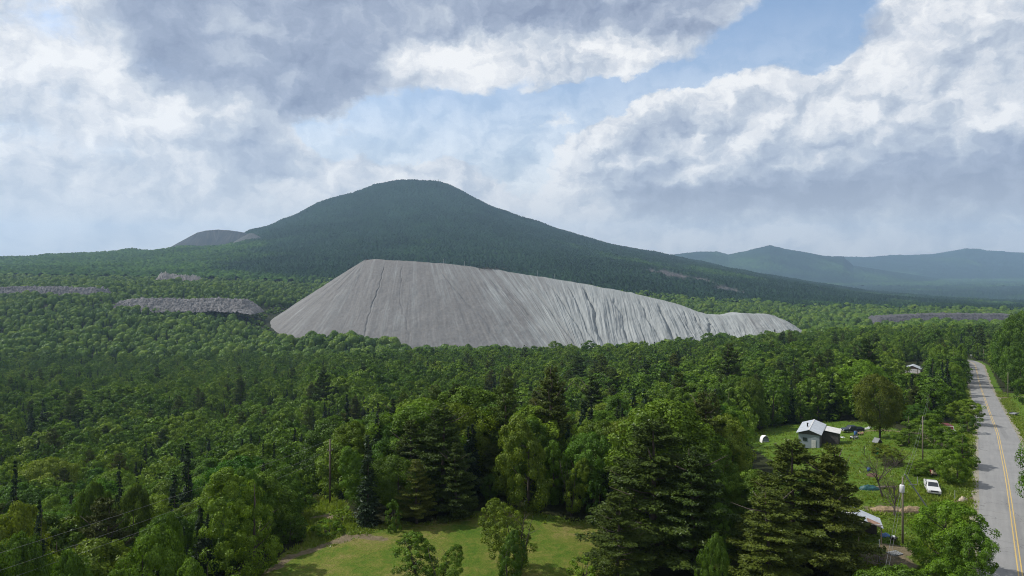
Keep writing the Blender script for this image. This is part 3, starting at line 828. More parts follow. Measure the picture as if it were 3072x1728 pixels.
# ------------------------------------------------------------------ leaves, bark
def leaf_mat(name, stops, trans=0.27, hue_var=True):
    m, g, b, out = new_mat(name)
    oi = g.node('ShaderNodeObjectInfo')
    pick = g.math('ADD', g.math('MULTIPLY', oi.outputs['Random'], 0.72), g.math('MULTIPLY', g.attr('tone'), 0.28))
    c = g.ramp(pick, stops)
    c = g.mix(1.0, c, oi.outputs['Color'], 'MULTIPLY')
    k = g.maprange(g.attr('tone'), 0, 1, 0.72, 1.28, False)
    sc = g.node('ShaderNodeVectorMath', operation='SCALE'); g.set(sc.inputs[0], c); g.set(sc.inputs['Scale'], k); c = sc.outputs[0]
    d = g.node('ShaderNodeBsdfDiffuse'); g.set(d.inputs[0], c)
    t = g.node('ShaderNodeBsdfTranslucent')
    tc = g.node('ShaderNodeVectorMath', operation='MULTIPLY'); g.set(tc.inputs[0], c); tc.inputs[1].default_value = (1.25, 1.35, 0.55); g.set(t.inputs[0], tc.outputs[0])
    gl = g.node('ShaderNodeBsdfGlossy'); gl.inputs['Roughness'].default_value = 0.42; gl.inputs[0].default_value = (.8, .85, .9, 1)
    m1 = g.node('ShaderNodeMixShader'); m1.inputs[0].default_value = trans; g.l.new(d.outputs[0], m1.inputs[1]); g.l.new(t.outputs[0], m1.inputs[2])
    m2 = g.node('ShaderNodeMixShader'); m2.inputs[0].default_value = 0.014; g.l.new(m1.outputs[0], m2.inputs[1]); g.l.new(gl.outputs[0], m2.inputs[2])
    g.l.new(m2.outputs[0], out.inputs[0])
    return m


M_LEAF = leaf_mat('broad leaves', [(0.0, (0.034, 0.074, 0.006)), (0.3, (0.058, 0.114, 0.008)), (0.65, (0.090, 0.154, 0.011)), (1.0, (0.128, 0.182, 0.016))])
M_PINE = leaf_mat('pine needles', [(0.0, (0.030, 0.052, 0.010)), (0.5, (0.055, 0.082, 0.013)), (1.0, (0.085, 0.106, 0.017))], 0.15)
M_SPRUCE = leaf_mat('spruce needles', [(0.0, (0.008, 0.020, 0.008)), (1.0, (0.020, 0.036, 0.012))], 0.08)
M_BARK = plain('grey brown bark', (0.060, 0.048, 0.038), .95, 0, .3, 2.0, .4)
M_BIRCH = plain('pale birch bark', (0.32, 0.30, 0.27), .9, 0, .3, 2.5, .2)
M_DEAD = plain('dead twigs', (0.060, 0.050, 0.042), .95, 0, .3, 2.0)


def unit(v): return v / (np.linalg.norm(v, axis=-1, keepdims=True) + 1e-9)


def leaves(C, N, size, tone, rng, aspect=.62, along=None):
    """one small bent rhombus for each leaf spray"""
    n = len(C)
    T = unit(np.cross(N, unit(rng.normal(size=(n, 3))))) if along is None else unit(along - N * (along * N).sum(1, keepdims=True) + 1e-4)
    B = np.cross(N, T)
    s = (size * rng.uniform(.65, 1.35, n))[:, None] * .5
    V = np.stack([C + T * s, C + B * s * aspect + N * s * .18, C - T * s, C - B * s * aspect + N * s * .18], 1).reshape(-1, 3)
    return V, np.arange(4 * n).reshape(n, 4), np.repeat(tone, 4)


def broad_crown(rng, Hh=12.0, R=4.3, z0=1.6, nc=46, nl=120, leaf=.36, top=.42, open_=0.0):
    C, N, T = [], [], []
    ga = math.pi * (3 - math.sqrt(5))
    lop = rng.uniform(0, 6.28); lean = rng.normal(0, .12, 2)
    for i in range(nc):
        h = (i + .5) / nc; h = np.clip(h ** .92 + rng.normal(0, .03), .01, .99)
        e = (1 - abs((h - top) / (1 - top if h > top else top)) ** 2.1) ** .58
        a = i * ga + rng.normal(0, .35)
        rr = R * e * (1 + .16 * math.sin(2 * a + lop) + .10 * math.sin(3 * a + 2 * lop)) * rng.uniform(.30, 1.0) ** .55
        cr = R * rng.uniform(.14, .30) * (1.0 - .30 * h)
        z = z0 + (Hh - z0) * h - cr * .4 * (h > .8)
        cc = np.array([rr * math.cos(a) + lean[0] * z, rr * math.sin(a) + lean[1] * z, z])
        outw = unit(np.array([math.cos(a), math.sin(a), (h - .35) * 1.4]))
        n = int(nl * rng.uniform(.7, 1.2) * (1 - open_))
        d = unit(unit(rng.normal(size=(n, 3))) + .55 * outw + np.array([0, 0, .12]))
        q = rng.uniform(.45, 1.04, n)[:, None] ** .6
        C.append(cc + d * q * cr * np.array([1, 1, 1.05])); N.append(unit(d + .25 * outw + .42 * rng.normal(size=(n, 3))))
        T.append(np.clip(rng.uniform(.2, .8) + rng.normal(0, .14, n), 0, 1))
    return leaves(np.concatenate(C), np.concatenate(N), leaf, np.concatenate(T), rng)


def pine_crown(rng, Hh=18.0, R=5.0, z0=1.5, dz=.95, nb=6, nl=60, leaf=.55):
    C, N, T, A = [], [], [], []
    z = z0; a0 = 0
    while z < Hh - .3:
        h = (z - z0) / (Hh - z0)
        L0 = R * (1 - h ** 1.25) ** .85 * (.74 + .26 * min(1, h * 5 + .35)) + .3
        a0 += rng.uniform(.4, 1.4); k = nb if h < .85 else max(3, nb - 2)
        for j in range(k):
            if rng.random() < .16: continue
            a = a0 + j * 6.283 / k + rng.normal(0, .22); L = L0 * rng.uniform(.66, 1.14)
            zz = z + rng.normal(0, .18)
            n = max(6, int(nl * (L / R) * rng.uniform(.8, 1.2) + 6))
            t = rng.uniform(.25, 1.0, n) ** .8
            w = .34 * L * (1.12 - t) + .30
            lat = rng.uniform(-1, 1, n) * w
            out_ = np.array([math.cos(a), math.sin(a), 0]); side = np.array([-math.sin(a), math.cos(a), 0])
            rise = (-.10 + .34 * h) * L * t + .10 * L * t ** 2.5
            P = out_ * (L * t)[:, None] + side * lat[:, None]; P[:, 2] = zz + rise + rng.normal(0, .11, n) - .12 * np.abs(lat) + .45 * rng.normal() * t
            C.append(P); N.append(unit(np.array([0, 0, 1.0]) + .35 * out_ + .70 * rng.normal(size=(n, 3))))
            A.append(unit(out_ * .8 + side * np.sign(lat)[:, None] * .6 + .4 * rng.normal(size=(n, 3))))
            T.append(np.clip(rng.uniform(.25, .75) + rng.normal(0, .15, n), 0, 1))
        z += dz * rng.uniform(.75, 1.3) * (1 - .35 * h)
    return leaves(np.concatenate(C), np.concatenate(N), leaf, np.concatenate(T), rng, .46, np.concatenate(A))


def spruce_crown(rng, Hh=13.0, R=1.9, z0=.6, dz=.42, nb=9, nl=9, leaf=.5):
    C, N, T, A = [], [], [], []
    z = z0; a0 = 0
    while z < Hh - .1:
        h = (z - z0) / (Hh - z0); L0 = R * (1 - h) ** .85 + .10; a0 += .7
        for j in range(max(4, int(nb * (1 - .5 * h)))):
            a = a0 + j * 6.283 / nb + rng.normal(0, .3); L = L0 * rng.uniform(.7, 1.15)
            n = max(3, int(nl * (L / R) + 2)); t = rng.uniform(.15, 1, n)
            out_ = np.array([math.cos(a), math.sin(a), 0]); side = np.array([-math.sin(a), math.cos(a), 0]); lat = rng.uniform(-1, 1, n) * (.34 * L * (1.1 - t) + .08)
            P = out_ * (L * t)[:, None] + side * lat[:, None]; P[:, 2] = z - .30 * L * t + .12 * L * t ** 3 + rng.normal(0, .06, n)
            C.append(P); N.append(unit(np.array([0, 0, .8]) + .6 * out_ + .5 * rng.normal(size=(n, 3)))); A.append(unit(out_ + .4 * rng.normal(size=(n, 3)))); T.append(np.clip(.5 + rng.normal(0, .2, n), 0, 1))
        z += dz * rng.uniform(.8, 1.25)
    return leaves(np.concatenate(C), np.concatenate(N), leaf, np.concatenate(T), rng, .5, np.concatenate(A))


def trunk_mb(rng, Hh, r, limbs=5, spread=2.2, n=7, lo=.25, hi=.75, stems=1):
    mb = MB()
    for s in range(stems):
        off = np.array([0, 0]) if stems == 1 else rng.normal(0, .3, 2)
        ln = rng.normal(0, .02, 2) if stems == 1 else rng.normal(0, .16, 2)
        pts = [(off[0] * .4 + ln[0] * z, off[1] * .4 + ln[1] * z, z) for z in np.linspace(-.5, Hh, 6)]
        mb.tube(pts, [r * k for k in (1.25, .95, .75, .55, .34, .08)], n)
        for i in range(limbs):
            z = Hh * rng.uniform(lo, hi); a = rng.uniform(0, 6.28); L = spread * rng.uniform(.6, 1.1)
            p = np.array([off[0] * .4 + ln[0] * z, off[1] * .4 + ln[1] * z, z]); d = np.array([math.cos(a), math.sin(a), rng.uniform(.25, .9)])
            mb.tube([p, p + d * L * .5, p + d * L + np.array([0, 0, .2 * L])], [r * .42, r * .28, r * .05], 5)
    return mb


def crown_mesh(name, data, mat):
    V, Fs, T = data
    return mesh_np(name, V, Fs, False, {'tone': T}, [mat])


def trunk_mesh(name, mb, mat):
    me = bpy.data.meshes.new(name); me.from_pydata(mb.v, [], mb.f); me.polygons.foreach_set('use_smooth', [True] * len(me.polygons)); me.materials.append(mat); me.update()
    return me


BROAD, PINE, SPRUCE, SPARSE = [], [], [], []
for i in range(7):
    r = np.random.default_rng(100 + i)
    R = (4.3, 4.8, 3.9, 4.4, 5.0, 3.5, 4.1)[i]
    BROAD.append((crown_mesh('crown', broad_crown(r, 12, R, (1.2, 2.0, .6, 1.6, 2.4, .4, 1.0)[i], (150, 180, 130, 150, 190, 120, 140)[i], 170, .24, (.40, .48, .34, .44, .52, .30, .38)[i]), M_LEAF), trunk_mesh('trunk', trunk_mb(r, 10.5, .20, 8, 2.6), M_BARK), 12.0, R))
for i in range(4):
    r = np.random.default_rng(200 + i); R = (4.6, 5.2, 4.0, 4.8)[i]
    PINE.append((crown_mesh('crown', pine_crown(r, 18, R, (1.4, 2.2, 1.0, 3.0)[i], .98, 7, 420, .31), M_PINE), trunk_mesh('trunk', trunk_mb(r, 17.6, .27, 16, 3.2, 7, .15, .85), M_BARK), 18.0, R))
for i in range(3):
    r = np.random.default_rng(300 + i); R = (1.9, 2.3, 1.6)[i]
    SPRUCE.append((crown_mesh('crown', spruce_crown(r, 13, R, .5, .34, 10, 13, .42), M_SPRUCE), trunk_mesh('trunk', trunk_mb(r, 12.6, .15, 0), M_BARK), 13.0, R))
for i in range(2):
    r = np.random.default_rng(400 + i); R = (2.6, 2.2)[i]
    SPARSE.append((crown_mesh('crown', broad_crown(r, 9, R, .8, 120, 120, .19, (.5, .4)[i], .0), M_LEAF), trunk_mesh('trunk', trunk_mb(r, 8.6, .10, 9, 1.6, 6, .2, .85, 3), M_BARK), 9.0, R))
SHRUB = []
for i in range(2):
    r = np.random.default_rng(450 + i)
    SHRUB.append((crown_mesh('crown', broad_crown(r, 3.4, 1.9, .15, 26, 130, .19, .35), M_LEAF), trunk_mesh('trunk', trunk_mb(r, 2.6, .06, 3, .8, 5, .2, .7, 3), M_BARK), 3.4, 1.9))
def measured(lst):       # true reach and height of each crown
    out = []
    for c, t, h_, r_ in lst:
        co = np.empty(len(c.vertices) * 3, np.float32); c.vertices.foreach_get('co', co); co = co.reshape(-1, 3)
        out.append((c, t, float(np.percentile(co[:, 2], 99.8)), float(np.percentile(np.hypot(co[:, 0], co[:, 1]), 97))))
    return out


BROAD, PINE, SPRUCE, SPARSE, SHRUB = (measured(q) for q in (BROAD, PINE, SPRUCE, SPARSE, SHRUB))
KIND = {'broadleaf_tree': BROAD, 'pine_tree': PINE, 'spruce_tree': SPRUCE, 'slender_tree': SPARSE, 'shrub': SHRUB}
CATEGORY = {'broadleaf_tree': 'broadleaf tree', 'pine_tree': 'pine tree', 'spruce_tree': 'spruce tree', 'slender_tree': 'young tree', 'shrub': 'shrub'}


def plant(kind, X, Y, h, r, label, group=None, tint=None, var=None, z=None, rz=None, bark=None):
    v = KIND[kind][(var if var is not None else random.randrange(100)) % len(KIND[kind])]
    zg = float(ground(X, Y)) if z is None else z
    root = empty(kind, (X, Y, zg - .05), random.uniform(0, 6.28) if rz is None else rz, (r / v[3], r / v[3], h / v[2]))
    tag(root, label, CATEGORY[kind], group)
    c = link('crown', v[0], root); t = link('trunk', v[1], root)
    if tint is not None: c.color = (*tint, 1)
    return root


TREES = []        # (X, Y, crown radius) of every placed tree


def stand(kind, px, ytop, Y, wpx, label, tint=None, var=None, group=None, hmin=2.0):
    """a tree seen at photo column px with its top at row ytop, Y metres ahead and wpx photo pixels wide"""
    X = (px - CX) / F * Y; zt = H - (ytop - HY) / F * Y
    h = max(hmin, zt - float(ground(X, Y)))
    r = wpx / F * Y / 2
    TREES.append((X, Y, r))
    return plant(kind, X, Y, h, r, label, group, tint, var)


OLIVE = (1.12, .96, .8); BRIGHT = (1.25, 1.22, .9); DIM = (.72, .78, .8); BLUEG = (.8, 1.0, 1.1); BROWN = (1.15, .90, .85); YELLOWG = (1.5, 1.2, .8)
B, PN, SP, YT, SH = 'broadleaf_tree', 'pine_tree', 'spruce_tree', 'slender_tree', 'shrub'
HAND = [
    # lower left corner
    (B, 762, 1408, 84, 270, 'big rounded bright green tree at the left edge of the lawn', (1.15, 1.12, .9), 5),
    (B, 680, 1470, 90, 190, 'mid green tree leaning against the left side of the big rounded lawn edge tree', None, 2),
    (B, 425, 1585, 72, 250, 'rounded green tree at the bottom edge under the power lines', (1.1, 1.1, .9), 3),
    (B, 250, 1650, 66, 180, 'leafy tree at the bottom edge left of the rounded tree under the power lines', None, 1),
    (B, 620, 1650, 70, 190, 'leafy tree at the bottom edge touching the corner of the bare earth strip', (1.05, 1.05, .9), 5),
    (B, 540, 1545, 76, 130, 'tall narrow leafy tree between two rounded trees at the bottom edge', (1.15, 1.1, .9), 2),
    (B, 40, 1510, 84, 190, 'olive leafy tree at the left picture edge above the bottom corner', OLIVE, 6),
    (B, 60, 1610, 70, 220, 'dark leafy tree filling the bottom left corner', DIM, 4),
    (SP, 118, 1505, 78, 90, 'dark spruce standing among leafy trees near the bottom left corner', None, 1),
    (B, 270, 1440, 100, 150, 'olive brown crowned tree left of the dark thicket under the power lines', OLIVE, 1),
    (B, 400, 1460, 98, 150, 'dull brownish tree in the dark thicket behind the power lines', BROWN, 0),
    (SP, 562, 1330, 118, 80, 'tall dark spruce rising behind the bright lawn edge tree', None, 0),
    (SP, 600, 1500, 84, 60, 'slim dark spruce wedged beside the big rounded lawn edge tree', None, 2),
    (SP, 357, 1385, 125, 44, 'thin dark spruce above the brownish thicket at left', None, 2),
    (SP, 45, 1385, 120, 60, 'dark pointed spruce near the left picture edge', None, 0),
    (SP, 822, 1330, 135, 30, 'slim spruce a little left of the wooden pole by the lawn', None, 2), (SP, 790, 1320, 140, 28, 'thin spruce beside another slim spruce left of the wooden pole', None, 1),
    (SP, 95, 1225, 300, 44, 'tallest spruce of the dark clump at the left edge', None, 0), (SP, 130, 1200, 310, 50, 'broad dark spruce on the right of the dark clump at the left edge', None, 1),
    # around the lawn
    (B, 1092, 1335, 108, 146, 'dense cone shaped leafy tree just right of the wooden pole', (.95, 1.05, .9), 5),
    (SH, 980, 1585, 97, 110, 'bright green bush on the rough grass below the wooden pole', BRIGHT, 0), (SH, 1030, 1560, 101, 80, 'smaller bright bush beside the bare patch below the wooden pole', BRIGHT, 1),
    (SH, 1182, 1500, 97, 74, 'tall narrow bush at the left foot of the pine group on the lawn', None, 1),
    (PN, 1325, 1215, 106, 210, 'tallest pine of the dark group on the far edge of the lawn', (.85, .9, .9), 0),
    (PN, 1235, 1262, 109, 180, 'spreading olive pine on the left of the group at the far lawn edge', (1.1, 1.0, .9), 1),
    (PN, 1370, 1330, 102, 120, 'shorter pine on the right of the group at the far lawn edge', (.95, .95, .9), 2),
    (PN, 1250, 1380, 100, 120, 'low front pine with lit shelves of needles at the lawn edge', (1.15, 1.05, .9), 3),
    (PN, 1480, 1335, 115, 110, 'dull green pine in the gap between the lawn pines and the birches', (.9, .95, .9), 2),
    (B, 1470, 1430, 110, 90, 'small dark leafy tree at the back of the lawn', DIM, 2),
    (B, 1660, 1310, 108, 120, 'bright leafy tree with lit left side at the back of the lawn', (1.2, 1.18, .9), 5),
    (YT, 1715, 1375, 103, 110, 'thin twin trunked birch with sparse leaves behind the lawn', (1.0, .95, .8), 0),
    (B, 1760, 1290, 122, 170, 'wide dark tree crown behind the thin birch', (.8, .85, .85), 1),
    (SH, 1790, 1440, 100, 90, 'rounded dark bush at the right back corner of the lawn', DIM, 0),
    (YT, 1555, 1505, 84, 215, 'slender sparse tree standing on the lawn at the bottom centre', (1.15, .95, .85), 0),
    (B, 1520, 1600, 79, 120, 'small leafy tree at the foot of the slender lawn tree', (.8, .85, .8), 2),
    (YT, 1262, 1600, 80, 150, 'sparse pale green sapling on the lawn at the bottom edge', (1.15, 1.12, 1.0), 1), (YT, 1328, 1640, 78, 130, 'second sparse sapling beside the pale sapling on the lawn', (1.05, 1.05, .95), 0),
    (SH, 1760, 1670, 82, 130, 'ferny bright bush beside the big pine at the lawn edge', BRIGHT, 0),
    # big pines
    (PN, 1965, 1262, 88, 400, 'largest pine in the foreground with broad lit boughs right of the lawn', (1.1, 1.05, .95), 1),
    (PN, 2090, 1345, 84, 260, 'dark pine leaning into the right side of the largest pine', (.85, .9, .85), 0),
    (PN, 1850, 1480, 82, 210, 'low olive pine in front of the largest pine at the lawn edge', (1.2, 1.1, .9), 3),
    (PN, 2380, 1322, 88, 320, 'big olive pine hiding the front of the tin roofed cabin', (1.15, 1.05, .9), 1),
    (PN, 2495, 1340, 85, 250, 'twin pine on the right of the big olive pine by the yard', (1.05, 1.0, .9), 2),
    (PN, 2310, 1470, 78, 260, 'lower pine with pale needle tips below the big olive pine', (1.2, 1.1, .95), 0),
    (B, 2160, 1500, 84, 120, 'dark leafy tree in the shade between the two big pine groups', (.8, .95, .95), 1), (B, 2130, 1600, 74, 110, 'shaded leafy tree low between the two big pine groups', DIM, 3),  # darker leaf tints carry the shade between the pines
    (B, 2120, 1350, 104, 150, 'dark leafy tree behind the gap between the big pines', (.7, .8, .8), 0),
    (B, 2190, 1335, 118, 120, 'leafy tree at the left corner of the cabin lawn', (.9, 1.0, 1.0), 2),
    # tall ones in the wood
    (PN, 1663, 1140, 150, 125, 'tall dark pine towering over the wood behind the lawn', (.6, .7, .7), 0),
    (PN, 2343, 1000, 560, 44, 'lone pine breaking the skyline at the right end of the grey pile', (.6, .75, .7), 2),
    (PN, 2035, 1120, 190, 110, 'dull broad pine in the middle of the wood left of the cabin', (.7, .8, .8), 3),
    (PN, 1420, 1165, 170, 100, 'olive pine above the dark pine group of the lawn', (1.0, .9, .85), 1),
    # the yard
    (B, 2640, 1126, 172, 160, 'round olive tree with a dark trunk at the end of the driveway', (1.55, .98, .8), 4),
    (B, 2728, 1234, 158, 175, 'wide low tree between the driveway and the roadside pole', (1.05, 1.02, .85), 5),
    (B, 2886, 1290, 130, 155, 'bushy tree at the roadside above the white pickup', (1.15, 1.12, .85), 5),
    (B, 2872, 1343, 119, 145, 'fresh green bushy tree at the roadside nearest the white pickup', (1.2, 1.2, .9), 2),
    (YT, 2688, 1335, 134, 135, 'thin grey green tree standing in the middle of the yard', (1.1, .82, .8), 0),
    (B, 2745, 1368, 126, 110, 'small leafy tree behind the red mower', (1.1, 1.05, .85), 5),
    (B, 2835, 1500, 84, 215, 'big fresh green tree beside the road in the bottom right', (1.25, 1.3, .95), 6),
    (B, 2905, 1570, 80, 150, 'darker tree leaning over the road in the bottom right', (.95, 1.05, .9), 0),
    (B, 2760, 1685, 69, 230, 'bright leafy treetop at the bottom edge left of the road', (1.35, 1.35, .95), 5),
    (B, 3150, 1215, 100, 240, 'tree at the right picture edge with branches reaching over the road', (1.0, 1.1, .9), 1),
    (SH, 2905, 1245, 172, 80, 'bush right of the derelict white van', None, 1), (B, 2890, 1195, 190, 110, 'leafy roadside tree behind the derelict white van', (1.1, 1.1, .9), 0),
    (B, 2866, 1145, 235, 84, 'leafy tree overhanging the left road edge beyond the shadows', (1.05, 1.05, .9), 2), (B, 2860, 1088, 275, 80, 'light green roadside tree in the far row left of the road', (1.2, 1.15, .9), 6),
    (B, 2862, 1030, 325, 74, 'tall light green tree at the far end of the near roadside row', (1.2, 1.15, .9), 5), (B, 2818, 1035, 345, 74, 'tall leafy tree just right of the garage', (1.1, 1.1, .9), 0), (B, 2835, 1125, 245, 90, 'leafy tree between the thin grey poles and the road', (1.0, 1.05, .9), 3),
    (B, 2845, 1170, 205, 90, 'small leafy tree behind the bush near the derelict van', (1.0, 1.0, .9), 5), (B, 2760, 1215, 190, 100, 'dark leafy tree left of the derelict van', (.85, .95, .9), 0),
    (B, 3034, 960, 330, 130, 'tall dark tree on the right side of the road where it dips', (.9, 1.0, .9), 0), (B, 3088, 935, 320, 140, 'tallest tree at the right picture edge beyond the road', (.9, .95, .9), 4),
    (B, 3062, 1040, 285, 100, 'full green tree behind the pole on the right side of the road', (1.0, 1.05, .9), 3),
    (B, 3080, 1095, 240, 110, 'leafy tree at the right edge beside the side track', (1.1, 1.1, .9), 2),
]
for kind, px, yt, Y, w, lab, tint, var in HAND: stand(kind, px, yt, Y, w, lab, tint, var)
m_red = leaf_mat('red leaves', [(0, (.05, .008, .010)), (1, (.08, .012, .014))])
mr = crown_mesh('crown', broad_crown(np.random.default_rng(77), 12, 3.6, .6, 46, 90, .4), m_red)
X_, Y_ = (1640 - CX) / F * 112, 112.0
rt = empty('red_maple', (X_, Y_, float(ground(X_, Y_))), .4, (.35, .35, .8)); tag(rt, 'small dark red maple half hidden behind the lawn edge trees', 'red maple')
link('crown', mr, rt); link('trunk', BROAD[0][1], rt)

# ------------------------------------------------------------------ the rest of the forest
vis = [(LAWN, .0), (POLEPATCH, 0), (YARD, 0), (RVERGE, 0), ([(2903, 1072), (2965, 1072), (3090, 1300), (3090, 1740), (2960, 1740), (2940, 1300)], 0), ([(2712, 1075), (2775, 1075), (2775, 1128), (2712, 1128)], 0)]
SPX, SPY = [], []
for poly, _ in vis:
    xs = [p[0] for p in poly]; ys_ = [p[1] for p in poly]
    gx, gy = np.meshgrid(np.arange(min(xs), max(xs), 12), np.arange(min(ys_), max(ys_), 10))
    m = inside(poly, gx, gy); SPX.append(gx[m]); SPY.append(gy[m])
SPX = np.concatenate(SPX); SPY = np.concatenate(SPY)
keep = SPY < 1728; SPX, SPY = SPX[keep], SPY[keep]
SPG = hit(SPX, SPY)
# the lone pole and the garage front stay in sight too
for xs, ys_, Yc in ((np.arange(978, 1004, 6.0), np.arange(1350, 1512, 10.0), at(990, 1512)[1]), (np.arange(2708, 2768, 8.0), np.arange(1078, 1120, 6.0), 385.0)):
    gx, gy = (q.ravel() for q in np.meshgrid(xs, ys_)); SPX = np.r_[SPX, gx]; SPY = np.r_[SPY, gy]; SPG = np.concatenate([SPG, np.stack([gx * 0, gx * 0 + Yc, gx * 0], 1)])


def blocked(X, Y, zt, zb, r):
    """would this tree hide, or stand in, the open ground the photo shows?"""
    u, v0 = pix(X, Y, zt); v1 = HY + (H - zb) / Y * F + 4; w = r * F / Y * .9
    m = (np.abs(SPX - u) < w) & (SPY > v0 + 3) & (SPY < v1) & (SPG[:, 1] > Y - 1)
    return m.sum() > 1


BENCH_A = [(-925, 1134), (-680, 1142), (-680, 1180), (-925, 1180)]
BENCH_B = [(-635, 1059), (-385, 1059), (-385, 1080), (-635, 1080)]
BENCH_R = [(600, 1136), (900, 1136), (900, 1192), (600, 1192)]
OUTC = [(-850, 1560), (-700, 1560), (-700, 1650), (-850, 1650)]
CRX = np.array([c[0] for c in CREST]); CRY = np.array([c[1] for c in CREST])
PILEPOLY = [tuple(p) for p in FOOT[::12]] + [(CREST[-1][0] + 30, CREST[-1][1] + 60), (CREST[0][0] - 10, CREST[0][1] + 60)]
# what the slopes in front hide: highest sight line so far along each direction
tt = np.linspace(-.85, .85, 341); yy = np.geomspace(70, 1800, 500)
GT, GYY = np.meshgrid(tt, yy, indexing='ij')
gz = ground(GT * GYY, GYY) + 7
gz[(GYY < 130) & (np.abs(GT) < 2)] -= 7
PK = np.interp(GT * GYY, CRX, CRY, left=1e9, right=1e9)
gz = np.where((GYY > PK) & (GYY < PK + 40), np.interp(GT * GYY, CRX, [c[2] for c in CREST]), gz)
sl = np.maximum.accumulate((gz - H) / GYY, axis=1)

cand = []
rg_ = np.random.default_rng(2024)
for y0, y1, sp in ((58, 160, 4.6), (160, 420, 6.6), (420, 800, 7.8), (800, 1300, 8.8), (1300, 1790, 9.6)):
    gx = np.arange(-.82 * y1, .84 * y1, sp); gy = np.arange(y0, y1, sp)
    A, Bq = np.meshgrid(gx, gy)
    A = (A + rg_.uniform(-.48, .48, A.shape) * sp).ravel(); Bq = (Bq + rg_.uniform(-.48, .48, Bq.shape) * sp).ravel()
    m = (np.abs(A / Bq) < .81) & (Bq > y0 - 3)
    cand.append(np.stack([A[m], Bq[m]], 1))
cand = np.concatenate(cand)
X, Y = cand.T
zg = ground(X, Y)
CP = np.array(CREST); pd_ = seg_dist(X, Y, CP)
ok = ~(np.interp(X, CP[:, 0], CP[:, 2]) - .64 * pd_ > zg - 4) & ~((Y > np.interp(X, CRX, CRY)) & (Y < np.interp(X, CRX, CRY) + 70) & (X > CRX[0] - 20) & (X < CRX[-1] + 20))
for p in (BENCH_A, BENCH_B, BENCH_R, OUTC): ok &= ~inside(p, X, Y) | (rg_.random(len(X)) < .22)
d, _ = road_rel(X, Y)
ok &= np.abs(d) > 8.0
u, v = pix(X, Y, zg)
ok &= ~((inside(LAWN, u, v) & (Y < 125)) | (inside(YARD, u, v) & (Y < 300)) | (inside(RVERGE, u, v) & (Y < 300)) | (inside(POLEPATCH, u, v) & (Y < 150)))
ti = np.clip(((X / Y - tt[0]) / (tt[1] - tt[0])).astype(int), 0, len(tt) - 1); yi = np.clip(np.searchsorted(yy, Y * .97) - 1, 0, len(yy) - 1)
ok &= (zg + 17 - H) / Y > sl[ti, yi] - .002
ok &= ~((u > 1700) & (u < 2680) & (Y < 92)) & ~((u > 640) & (u < 1760) & (Y < 92))
ok &= ~((u > 2676) & (u < 2776) & (Y > 352) & (Y < 396))
ok_ = ok
X, Y, zg = X[ok], Y[ok], zg[ok]
ev = fbm(X / 70, Y / 70, 401, 3) + .5 * fbm(X / 22, Y / 22, 402, 2)
rr = rg_.random(len(X))
vall = sstep(480, 620, Y)
is_sp = rr < np.clip(.12 + .55 * sstep(.10, .45, ev) * (1 - .6 * vall), 0, .7)
is_pn = ~is_sp & (rr > .965) & (Y < 600)
hh = np.where(is_sp, rg_.uniform(9, 17, len(X)), np.where(is_pn, rg_.uniform(15, 22, len(X)), rg_.uniform(9.5, 16.5, len(X))))
hh *= np.where(X / Y < -.3, .86, 1.0) * np.where(Y > 430, rg_.uniform(.72, 1.06, len(X)), 1)
rad = np.where(is_sp, hh * .13, np.where(is_pn, hh * .24, hh * rg_.uniform(.32, .48, len(X)) * np.where(Y > 430, .92, 1)))
gv = rg_.lognormal(0, .17, len(X)) * (1 + .28 * fbm(X / 35, Y / 35, 410, 3)); gv = np.clip(gv, .55, np.where(Y < 260, 1.2, 1.45))
hh = hh * np.where(is_sp, gv ** .6, gv ** .75); rad = rad * np.where(is_sp, gv ** .5, gv ** 1.2)
scr = (pd_[ok_] < 260) & (X < -255) & (np.interp(X, CP[:, 0], CP[:, 2]) - .50 * pd_[ok_] > zg - 6)
hh = np.where(scr, hh * .42, hh); rad = np.where(scr, rad * .6, rad)
near = np.nonzero(Y < 450)[0]
good = np.ones(len(X), bool)
TA = np.array(TREES)
rda = road_rel(X[near], Y[near])[0]
for i, rd in zip(near, rda):
    if Y[i] < 300 and (np.hypot(TA[:, 0] - X[i], TA[:, 1] - Y[i]) < .62 * TA[:, 2] + .45 * rad[i]).any(): good[i] = False; continue
    for _ in range(3):
        if not blocked(X[i], Y[i], zg[i] + hh[i], zg[i], rad[i]): break
        hh[i] *= .72; rad[i] *= .85
    else: good[i] = False
    if hh[i] < 3.6: good[i] = False
X, Y, zg, hh, rad, is_sp, is_pn = (q[good] for q in (X, Y, zg, hh, rad, is_sp, is_pn))
ex, ey = pix(X, Y, zg + hh)
inview = (ex > -60) & (ex < 3130) & (ey < 1760)
size = np.where(inview, hh / Y, 0)
left = {B: 300 - sum(h[0] == B for h in HAND), PN: 150, SP: 240}
indiv = np.zeros(len(X), bool)
for k, m in ((B, ~is_sp & ~is_pn), (PN, is_pn), (SP, is_sp)):
    ii = np.nonzero(m & (size > 0) & (Y < 420))[0]; ii = ii[np.argsort(-size[ii])][:left[k]]
    indiv[ii] = True


def region(x, y):
    u_, v_ = x / y * F + CX, 0
    if y < 130 and u_ < 950: return 'low on the left under the power lines'
    if u_ < 950: return 'in the wood beyond the power lines'
    if u_ < 1800: return 'in the wood behind the lawn'
    if y < 130: return 'between the foreground pines and the yard'
    d_ = road_rel([x], [y])[0][0]
    if d_ > 0: return 'across the road'
    if d_ > -22: return 'lining the near side of the road'
    return 'in the wood around the cabin yard'


